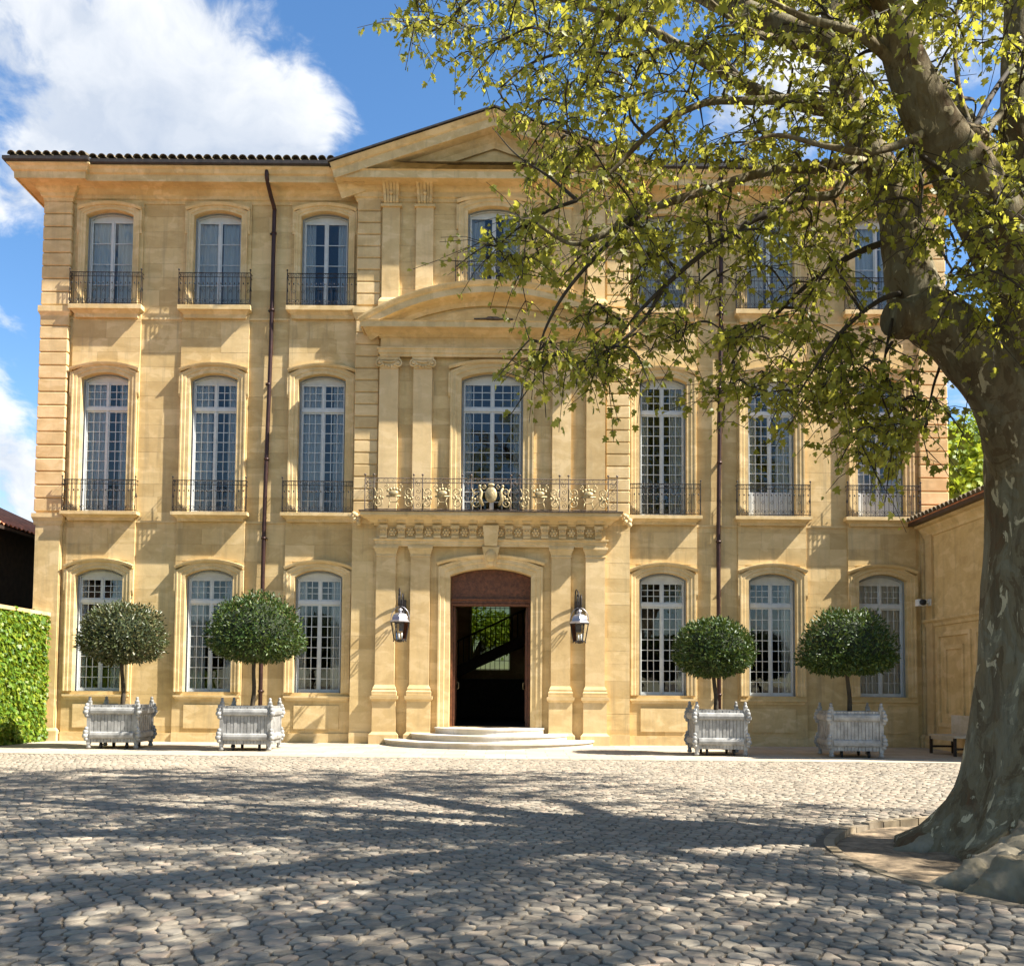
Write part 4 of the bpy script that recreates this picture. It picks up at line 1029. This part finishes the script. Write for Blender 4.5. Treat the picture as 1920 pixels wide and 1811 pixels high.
# ------------------------------------------------------------------ right: low wing
def wing():
    t = empty('side_wing', (12.0, 0, 0), 0, 'low ochre stone side wing with tiled eaves meeting the facade', 'building')
    S = M['stone']; ye = -6.3
    mb = MB(); mb.box(0, 6, ye, -.16, 0, 6.15); mb.box(.66, 6, -.16, 6, 0, 6.15); mb.build('wall', S, t)
    pl = MB()
    for y0, y1 in ((-.72, -.30), (-6.1, -5.5)):
        pl = MB(); pl.box(-.07, .02, y0, y1, .34, 5.8); pi_ = pl.build('pilaster', M['quoin'], t); pl = MB(); pl.box(-.12, .02, y0-.05, y1+.05, 0, .34); pl.build('base', M['quoin'], pi_)
    co = MB(); co.sweep([(0, -.16), (0, ye), (6, ye)], [(0, 5.75), (.04, 5.76), (.06, 5.84), (.16, 5.95), (.18, 6.0), (.30, 6.02), (.30, 6.14), (0, 6.15)], -1, PLAN); co.build('cornice', M['trim'], t)
    st = MB(); st.sweep([(0, -.16), (0, ye)], [(0, 3.28), (.04, 3.30), (.05, 3.38), (.12, 3.44), (.12, 3.50), (0, 3.52)], -1, PLAN); st.build('string_course', M['trim'], t)
    for y0, y1 in ((-2.9, -.95), (-5.3, -3.15)):      # nested blind panel frames
        for k, (ins, pr, z1) in enumerate(((0, .05, 3.1), (.42, .045, 2.75))):
            fr = MB(); a, b, c, d = y0+ins, y1-ins, .62+ins*.6, z1
            for (u0, u1, v0, v1) in ((a, a+.11, c, d), (b-.11, b, c, d), (a+.11, b-.11, d-.11, d), (a+.11, b-.11, c, c+.11)): fr.box(-pr, .01, u0, u1, v0, v1)
            fr.build('panel_frame', M['trim'], t)
    pb = MB(); pb.box(-.10, .02, -5.49, -.73, 0, .42); pb.build('plinth', M['trim'], t)
    rf = MB(); rf._add([(-.46, .0, 6.22), (-.46, ye-.35, 6.22), (6.2, ye-.35, 8.4), (6.2, .0, 8.4), (.66, 6.0, 6.6), (6.2, 6, 8.4)], [(0, 1, 2, 3)]); rf.prism([(-.45, 6.14), (-.45, 6.215), (6.2, 8.39), (6.2, 6.1)], ye-.33, -.17)
    ro = rf.build('roof', M['tiler'], t); eb = MB(); eb.box(-.47, -.30, ye-.34, -.17, 6.08, 6.17); eb.build('eaves_board', M['pipe'], ro)
    y = -.2; 
    while y > ye-.35: link('roof_tile', tilem, ro, (-.56, y, 6.19), (R(18), 0, -R(90)+random.uniform(-.04, .04))); y -= .245
wing()
def floodlight():
    p = (11.98, -.62, 3.95); t = empty('floodlight', p, 0, 'small white and black floodlight fixed high on the side wing', 'light')
    a = MB(); a.tube([(-.06, 0, .0), (-.22, -.02, .0)], .03, 6); a.box(-.10, -.03, -.07, .07, -.09, .09); a.build('arm', M['whiteplastic'], t)
    b = MB(); b.box(-.42, -.20, -.12, .10, -.10, .08); b.build('housing', M['whiteplastic'], t); c = MB(); c.tube([(-.31, -.121, 0), (-.31, -.19, -.01)], .085, 12); c.ball((-.31, -.19, -.01), .08, 10, (1, .4, 1)); c.build('lens', M['rubber'], t)
floodlight()
def bench():
    t = empty('wooden_bench', (11.25, -3.3, .008), 0, 'small bench with pale seat and dark legs, against the side wing', 'bench')
    s = MB(); s.box(-.22, .42, -.75, .75, .43, .48); s.build('seat', M['oldstone'], t); b = MB(); b.box(.36, .42, -.75, .75, .48, .95); b.build('backrest', M['oldstone'], t)
    a = MB(); a.box(-.20, -.16, -.70, .70, .36, .43); a.build('apron', M['oldstone'], t)
    for x in (-.18, .36):
        for y in (-.68, .68): l = MB(); l.box(x-.03, x+.03, y-.03, y+.03, 0, .43); l.build('leg', M['darkwood'], t)
    for y in (-.68, .68): r = MB(); r.box(-.15, .33, y-.02, y+.02, .15, .20); r.build('stretcher', M['darkwood'], t)
bench()

def leafy_tree(name, label, base, h, rx, rz_, n, mat, seed, size=(.14, .24)):
    t = empty(name, base, 0, label, 'tree'); rs = np.random.default_rng(seed)
    mb = MB(); pts, rad = smooth_path([(0, 0, 0), (.1, .05, h*.3), (-.1, .1, h*.6), (0, 0, h*.85)], [.28, .22, .16, .06], 5); mb.tube(pts, rad, 9); mb.build('trunk', M['bark'], t)
    lb = MB(); cl = []
    for i in range(26):
        d = rs.normal(size=3); d /= np.linalg.norm(d); d[2] = abs(d[2])*.9 - .25; c = np.array([d[0]*rx*.78, d[1]*rx*.78, h - rz_ + d[2]*rz_*.9]); cl.append(c)
        lb.tube([(0, 0, h*.45), tuple(c*.5 + np.array([0, 0, h*.25])), tuple(c)], [.07, .045, .015], 5)
    lb.build('limbs', M['twig'], t)
    cl = np.array(cl); k = rs.integers(0, len(cl), n); d = rs.normal(size=(n, 3)); d /= np.linalg.norm(d, axis=1, keepdims=True); rr_ = rs.random(n)**.5
    pos = cl[k] + d*rr_[:, None]*np.array([rx*.36, rx*.36, rz_*.33]); ax = rs.normal(size=(n, 3)) + np.array([0, 0, -.4]); up = d + rs.normal(size=(n, 3))*.6 + np.array([0, 0, .5])
    link('crown', leaf_mesh('crown', pos, ax, up, rs.uniform(*size, n), LOBED, LOBED_F, mat), t)
leafy_tree('leafy_tree', 'bright green tree rising behind the side wing', (17.6, 7.5, 0), 11.9, 3.9, 3.4, 15000, M['farleaf'], 21)
leafy_tree('garden_tree', 'green garden tree glimpsed through the open entrance', (-1.5, 24, 0), 6.6, 2.6, 2.6, 5000, M['farleaf'], 22)

# ------------------------------------------------------------------ the plane tree
TC = Vector((5.90, -17.95, 0))
def plane_tree():
    t = empty('plane_tree', (0, 0, 0), 0, 'huge old plane tree with mottled trunk and spreading spring leaves over the courtyard', 'tree')
    nz = lambda p, s=1.0: mnoise.noise(Vector(p)*s)
    # trunk with flaring buttress roots
    mb = MB(); vs = []; fs = []; na = 72; zs = [-.22, -.15, -.08, 0, .06, .12, .2, .3, .42, .56, .72, .9, 1.15, 1.45, 1.8, 2.2, 2.6, 3.0, 3.4, 3.8, 4.2, 4.55, 4.9]
    for z in zs:
        for i in range(na):
            a = 2*math.pi*i/na; ca, sa = math.cos(a), math.sin(a)
            r = .64 - .022*max(0, z-1) + (.02*(z-3.9) if z > 3.9 else 0)
            lobe = .55 + .45*math.sin(a*5 + .8) + .25*math.sin(a*3 - .5)
            r += (.30 + .30*lobe)*math.exp(-max(z, -.02)/.42) + .15*math.exp(-max(0, z)/1.1)
            r += .05*nz((ca*1.4, sa*1.4, z*.7), 1.6) + .018*nz((ca*3, sa*3, z*2), 2.2) + .10*math.exp(-max(0, z)/.5)*nz((ca*3, sa*3, z*3), 1.5)
            vs.append((TC.x + ca*r*(.96) + .05*z*.25, TC.y + sa*r, z))
    for k in range(len(zs)-1):
        for i in range(na): fs.append((k*na+i, k*na+(i+1) % na, (k+1)*na+(i+1) % na, (k+1)*na+i))
    fs.append(tuple(range((len(zs)-1)*na, len(zs)*na))); mb._add(vs, fs, True); trunk = mb.build('trunk', M['bark'], t)
    # swollen surface roots
    for pts, rad in (([(5.6, -18.6, .05), (5.1, -19.2, .02), (4.65, -19.6, -.02), (4.3, -19.75, -.05), (4.0, -19.7, -.10)], [.34, .26, .21, .17, .06]),
                     ([(5.7, -18.8, .08), (5.15, -19.6, .03), (4.7, -20.0, .0), (4.35, -20.15, -.04), (4.1, -20.1, -.12)], [.36, .28, .24, .19, .08]),
                     ([(5.8, -18.9, .12), (5.4, -19.9, .05), (5.0, -20.4, -.0), (4.65, -20.6, -.05), (4.45, -20.55, -.12)], [.38, .32, .27, .2, .08]),
                     ([(6.0, -18.9, .12), (5.8, -20.1, .05), (5.5, -20.7, -.02), (5.2, -20.9, -.12)], [.38, .32, .25, .10]),
                     ([(5.35, -18.0, .05), (4.85, -17.8, -.03), (4.5, -17.6, -.12)], [.24, .14, .05])):
        p, r = smooth_path(pts, rad, 20); rm_ = MB(); rm_.tube(p, r, 44, bump=lambda q: 1 + .30*nz(q, 3.4) + .30*nz(q, 7.5) + .20*abs(nz(q, 15)) + .10*nz(q, 32)); rm_.build('root', M['root'], trunk)
    # ---- limbs: (photo pixel, distance from camera) measured along each limb
    def pt(px, py, d): return at(px, py, d - CAMD)
    skel = []      # (point, radius) samples that twigs can grow from
    def limb(pts, rad, name='limb', n=16, parent=t, sub=6, keep=True, bumpy=.10):
        p, r = smooth_path(pts, rad, sub); b = MB()
        b.tube(p, r, n, bump=lambda q: 1 + bumpy*nz(q, 2.2) + bumpy*.5*nz(q, 6)); o = b.build(name, M['bark'] if rad[0] > .045 else M['twig'], parent)
        if keep: skel.extend(zip(p[2:], r[2:]))
        return o
    A = [TC + Vector((.1, .05, 3.2)), pt(1885, 745, 9.75), pt(1808, 640, 9.8), pt(1722, 572, 9.9), pt(1692, 480, 10.0), pt(1680, 400, 10.1), pt(1645, 320, 10.2), pt(1592, 225, 10.3), pt(1564, 100, 10.5), pt(1550, 0, 10.7), pt(1520, -150, 11.0), pt(1470, -330, 11.4)]
    limb(A, [.40, .34, .31, .28, .235, .21, .185, .165, .145, .125, .09, .04])
    B = [TC + Vector((.25, -.1, 3.4)), pt(1935, 600, 9.5), pt(1885, 465, 9.3), pt(1815, 345, 9.2), pt(1745, 235, 9.1), pt(1694, 130, 9.0), pt(1657, 10, 8.9), pt(1620, -140, 8.7), pt(1560, -330, 8.5)]
    limb(B, [.42, .36, .32, .27, .225, .19, .155, .12, .05])
    C = [TC + Vector((.45, .2, 3.6)), pt(1990, 520, 10.2), pt(1912, 330, 10.5), pt(1900, 150, 10.6), pt(1902, 0, 10.7), pt(1890, -220, 10.8), pt(1850, -430, 10.9)]
    limb(C, [.5, .38, .22, .18, .16, .12, .05])
    # cut stub on the first limb and a lopped knuckle on the second
    limb([pt(1725, 585, 9.8), pt(1690, 592, 9.75), pt(1668, 590, 9.7)], [.24, .19, .17], 'cut_stub', keep=False)
    limb([pt(1760, 290, 9.2), pt(1800, 262, 9.25), pt(1828, 258, 9.3)], [.2, .17, .13], 'cut_stub', keep=False)
    # limbs added beyond the picture for the crown's shade: right, toward and away from the viewer
    E = Vector
    limb([TC + E((.5, 0, 3.6)), E((7.2, -18.6, 6.0)), E((8.8, -19.4, 8.4)), E((10.0, -20.2, 11.0))], [.45, .3, .2, .05])
    limb([TC + E((.2, -.4, 3.6)), E((5.9, -19.9, 6.2)), E((5.2, -21.9, 8.6)), E((4.0, -23.6, 10.4)), E((2.6, -24.8, 11.4))], [.42, .28, .2, .12, .05])
    limb([TC + E((.2, .5, 3.6)), E((6.2, -17.0, 6.4)), E((6.3, -15.2, 9.0)), E((5.6, -13.8, 11.4)), E((4.4, -12.8, 13))], [.4, .27, .19, .11, .05])
    limb([E((8.8, -19.4, 8.4)), E((10.6, -20.8, 9.8)), E((12.2, -22.2, 10.6)), E((13.4, -23.4, 11.2))], [.17, .13, .09, .04])
    limb([E((7.2, -18.6, 6.0)), E((9.0, -17.2, 8.6)), E((10.6, -16.6, 10.8)), E((11.6, -16.8, 12.4))], [.2, .15, .1, .04])
    limb([E((5.2, -21.9, 8.6)), E((6.6, -24.0, 10.4)), E((8.6, -25.4, 11.4))], [.16, .1, .04])
    limb([E((5.9, -19.9, 6.2)), E((7.4, -21.4, 8.4)), E((8.4, -22.8, 10.6))], [.22, .15, .05])
    limb([pt(1562, 90, 10.5), E((2.6, -16.8, 9.6)), E((1.0, -16.2, 11.4)), E((-.6, -15.6, 12.4)), E((-2.2, -15.0, 12.9))], [.14, .12, .10, .07, .03])
    limb([pt(1657, 10, 8.9), E((2.2, -20.0, 8.9)), E((.6, -20.6, 10.2)), E((-1.0, -21.4, 10.9)), E((-2.6, -22.0, 11.2))], [.15, .12, .10, .07, .03])
    limb([E((4.0, -23.6, 10.4)), E((2.0, -23.0, 11.6)), E((0, -23.4, 12.2))], [.12, .08, .03])
    # branches in view
    BR = [([(1566,120,10.5),(1515,92,10.4),(1440,70,10.3),(1376,46,10.1),(1300,-20,10.0)],.075),
          ([(1578,205,10.3),(1480,190,10.5),(1395,160,10.6),(1310,113,10.7),(1213,56,10.8),(1091,13,10.9),(980,-20,11.0),(900,-30,11.0)],.085),
          ([(1395,160,10.6),(1310,88,10.9),(1230,92,11.1),(1164,103,11.2),(1064,96,11.3),(985,120,11.4),(930,165,11.4)],.045),
          ([(1590,222,10.3),(1509,185,10.1),(1400,186,9.9),(1310,192,9.8),(1220,240,9.7),(1140,320,9.7),(1075,375,9.7)],.06),
          ([(1655,318,10.2),(1590,300,10.1),(1520,312,10.0),(1466,312,9.9),(1390,330,9.8),(1300,360,9.6),(1200,395,9.5),(1110,445,9.4),(1060,455,9.4),(1000,420,9.4)],.075),
          ([(1610,290,10.2),(1575,335,10.0),(1552,362,9.9),(1490,366,9.8),(1435,388,9.7),(1430,402,9.65),(1470,395,9.6),(1512,382,9.6)],.06),
          ([(1430,398,9.65),(1396,414,9.6),(1310,474,9.5),(1240,535,9.4),(1184,593,9.3),(1150,640,9.3)],.04),
          ([(1680,440,10.0),(1600,470,10.2),(1520,520,10.3),(1450,585,10.4),(1390,640,10.5),(1350,710,10.5)],.04),
          ([(1668,592,9.7),(1655,660,9.7),(1648,731,9.7),(1664,781,9.7),(1650,831,9.7),(1625,870,9.7)],.015),
          ([(1700,540,9.9),(1640,560,9.5),(1570,620,9.4),(1520,690,9.3),(1490,740,9.3)],.03),
          ([(1700,520,9.9),(1760,640,10.3),(1745,720,10.4),(1730,790,10.4)],.03),
          ([(1200,395,9.5),(1130,460,9.3),(1060,540,9.2),(1020,610,9.2),(1005,660,9.2)],.03),
          ([(1240,535,9.4),(1200,600,9.35),(1140,660,9.3),(1130,720,9.3)],.022),
          ([(1075,375,9.7),(1010,400,9.8),(950,440,9.9),(905,490,9.9)],.02),
          ([(1075,375,9.7),(1020,330,9.9),(960,290,10.0),(915,240,10.1)],.02),
          ([(900,-30,11.0),(850,20,11.0),(800,60,11.0),(752,45,11.0),(730,10,11.0)],.018),
          ([(900,-30,11.0),(830,-10,10.9),(770,-15,10.9)],.018),
          ([(1740,235,9.1),(1690,262,8.9),(1620,280,8.7),(1540,270,8.6),(1450,250,8.5),(1380,270,8.4)],.05),
          ([(1690,132,9.0),(1600,60,8.8),(1500,30,8.6),(1400,-20,8.5)],.06),
          ([(1815,345,9.2),(1740,300,8.8),(1690,270,8.6),(1720,330,8.5),(1718,395,8.5)],.03),
          ([(1830,258,9.3),(1870,200,9.6),(1920,120,9.8),(1990,40,10)],.05),
          ([(1790,300,9.2),(1840,190,9.8),(1900,100,10.2),(1960,20,10.5)],.04),
          ([(1870,440,9.3),(1810,520,9.2),(1760,560,9.1),(1740,600,9.1)],.025),
          ([(1912,330,10.5),(1850,300,10.8),(1800,200,11.0),(1780,80,11.2),(1790,-40,11.3)],.05)]
    for path, r0 in BR:
        pts = [pt(*q) for q in path]; m = len(pts); limb(pts, [r0*(1 - .8*i/(m-1)) for i in range(m)], 'branch', 8, t, 5, True, .18)
    # ---- sprays of leaves: each hangs on a twig that grows from the nearest limb
    targets = []
    def region(poly, n, d0, d1):
        xs = [p[0] for p in poly]; ys = [p[1] for p in poly]; c = 0
        while c < n:
            x, y = random.uniform(min(xs), max(xs)), random.uniform(min(ys), max(ys)); ins = False
            for (xa, ya), (xb, yb) in zip(poly, poly[1:] + poly[:1]):
                if (ya > y) != (yb > y) and x < (xb-xa)*(y-ya)/(yb-ya) + xa: ins = not ins
            if ins: targets.append(pt(x, y, random.uniform(d0, d1))); c += 1
    region([(950,-60),(930,170),(960,260),(1100,330),(1330,300),(1560,260),(1600,-60)], 140, 8.8, 12.6)
    region([(1560,-60),(1560,280),(1700,330),(1920,330),(1920,-60)], 74, 8.2, 12.4)
    region([(940,240),(1000,350),(1010,480),(1130,560),(1330,600),(1560,560),(1640,440),(1640,280),(1300,260)], 82, 8.8, 11.2)
    region([(870,100),(760,70),(740,10),(850,-40),(960,-40),(960,160)], 18, 10.4, 11.4)
    region([(1130,560),(980,640),(990,690),(1060,690),(1140,730),(1180,660),(1260,640),(1330,600)], 26, 9.0, 9.8)
    region([(1330,600),(1320,700),(1350,770),(1420,720),(1530,760),(1570,680),(1640,620),(1560,560)], 34, 9.2, 10.6)
    region([(1560,640),(1570,760),(1620,880),(1680,840),(1780,770),(1790,690),(1720,640),(1650,620)], 36, 9.3, 10.6)
    region([(880,430),(880,500),(960,520),(1020,470),(1000,400),(940,420)], 12, 9.4, 10.0)
    region([(1720,330),(1700,460),(1740,560),(1840,600),(1920,560),(1920,330)], 22, 8.2, 9.2)
    # the rest of the crown, beyond the frame; extra sprays added for ground shade
    OUT = set()
    for count, (x0, x1), (y0, y1), (z0, z1) in ((1150, (-4.5, 15), (-29.5, -10), (5.5, 15.5)), (850, (1, 15), (-28, -20.6), (6.5, 14.5)), (560, (2, 11), (-16.5, -11), (10.5, 15))):
        c = 0
        while c < count:
            p = E((random.uniform(x0, x1), random.uniform(y0, y1), random.uniform(z0, z1)))
            q = (p - E((5.8, -19.8, 10.4))); e = (q.x/9.6)**2 + (q.y/9.6)**2 + (q.z/5.0)**2
            if e > 1 or e < .18: continue
            if p.x > 11 and p.y > -16.5: continue
            dd = p.y + CAMD
            if dd > .6:
                u = 960 + (p.x-CAMX)/dd*FPX; v = HORY - (p.z-EYE)/dd*FPX
                if -60 < u < 1960 and v > (-40 if u > 1000 else -330): continue      # in view: laid out branch by branch above
                if dd < 3 and p.z < 9: continue
            targets.append(p); c += 1; OUT.add(tuple(p))
    SP = np.array([tuple(p) for p, r in skel]); SR = np.array([r for p, r in skel]); trunk_c = E((5.7, -18.3, 5.0))
    tw = MB(); LP, LA, LU, LS = [], [], [], []
    order = sorted(targets, key=lambda p: (p - trunk_c).length)
    for p in order:
        outside = tuple(p) in OUT
        pv = np.array(p); d = np.linalg.norm(SP - pv, axis=1) + (SR > .12)*.5
        k = int(np.argmin(d)); b = E(SP[k]); L = (p - b).length
        if L > 3.2: p = b + (p-b)*(3.2/L)*random.uniform(.8, 1)
        mid = (b + p)*.5 + E((random.uniform(-.2, .2), random.uniform(-.2, .2), random.uniform(.02, .3)))*min(1, L)
        tip = p + (p-b).normalized()*.25 + E((random.uniform(-.15, .15), random.uniform(-.15, .15), -random.uniform(.1, .4)))
        pts, rad = smooth_path([b, mid, p, tip], [min(.022, SR[k]*.8), .013, .008, .004], 4); tw.tube(pts, rad, 4, smooth=False)
        SP = np.vstack([SP, [tuple(q) for q in pts[3:-1:2]]]); SR = np.concatenate([SR, rad[3:-1:2]])
        # side shoots
        shoots = [(pts[-7:], 1.0)]
        for s in range(random.randint(4, 6)):
            st = pts[random.randint(len(pts)//3, len(pts)-2)]; dv = E((random.gauss(0, 1), random.gauss(0, 1), random.gauss(-.25, .7))).normalized(); l = random.uniform(.22, .62)
            sp = [st, st + dv*l*.5 + E((0, 0, .02)), st + dv*l + E((0, 0, -.10*l))]; tw.tube(sp, [.006, .004, .003], 3, smooth=False); shoots.append((sp, l))
        for sp, l in shoots:
            nlv = random.randint(5, 9) if l < 1 else 11; droop = E((random.gauss(0, .5), random.gauss(0, .5), -.9)); nrm = E((random.gauss(0, .8), random.gauss(0, .8), .7))
            for q in range(nlv):
                f = ((q + random.random())/nlv)**.7*(len(sp)-1); i = min(int(f), len(sp)-2); o = sp[i].lerp(sp[i+1], f-i)
                dv = E((random.gauss(0, 1), random.gauss(0, 1), random.gauss(-.35, .6))).normalized(); o = o + dv*random.uniform(.02, .07)
                LP.append(o); LA.append(dv*.8 + droop*.8); LU.append(nrm + E((random.gauss(0, .5), random.gauss(0, .5), random.gauss(0, .4)))); LS.append((.034 + .058*random.random()**1.3)*(1.3 if outside else 1))  # leaves beyond the frame enlarged for denser shade
    tag(tw.build('twigs', M['twig'], t), kind='stuff')
    f = link('foliage', leaf_mesh('foliage', LP, LA, LU, LS, LOBED, LOBED_F, M['leaf']), t); tag(f, kind='stuff')
    print('leaves', len(LP), 'blocks', len(BLOCKS), 'panes', len(PANES))
plane_tree()
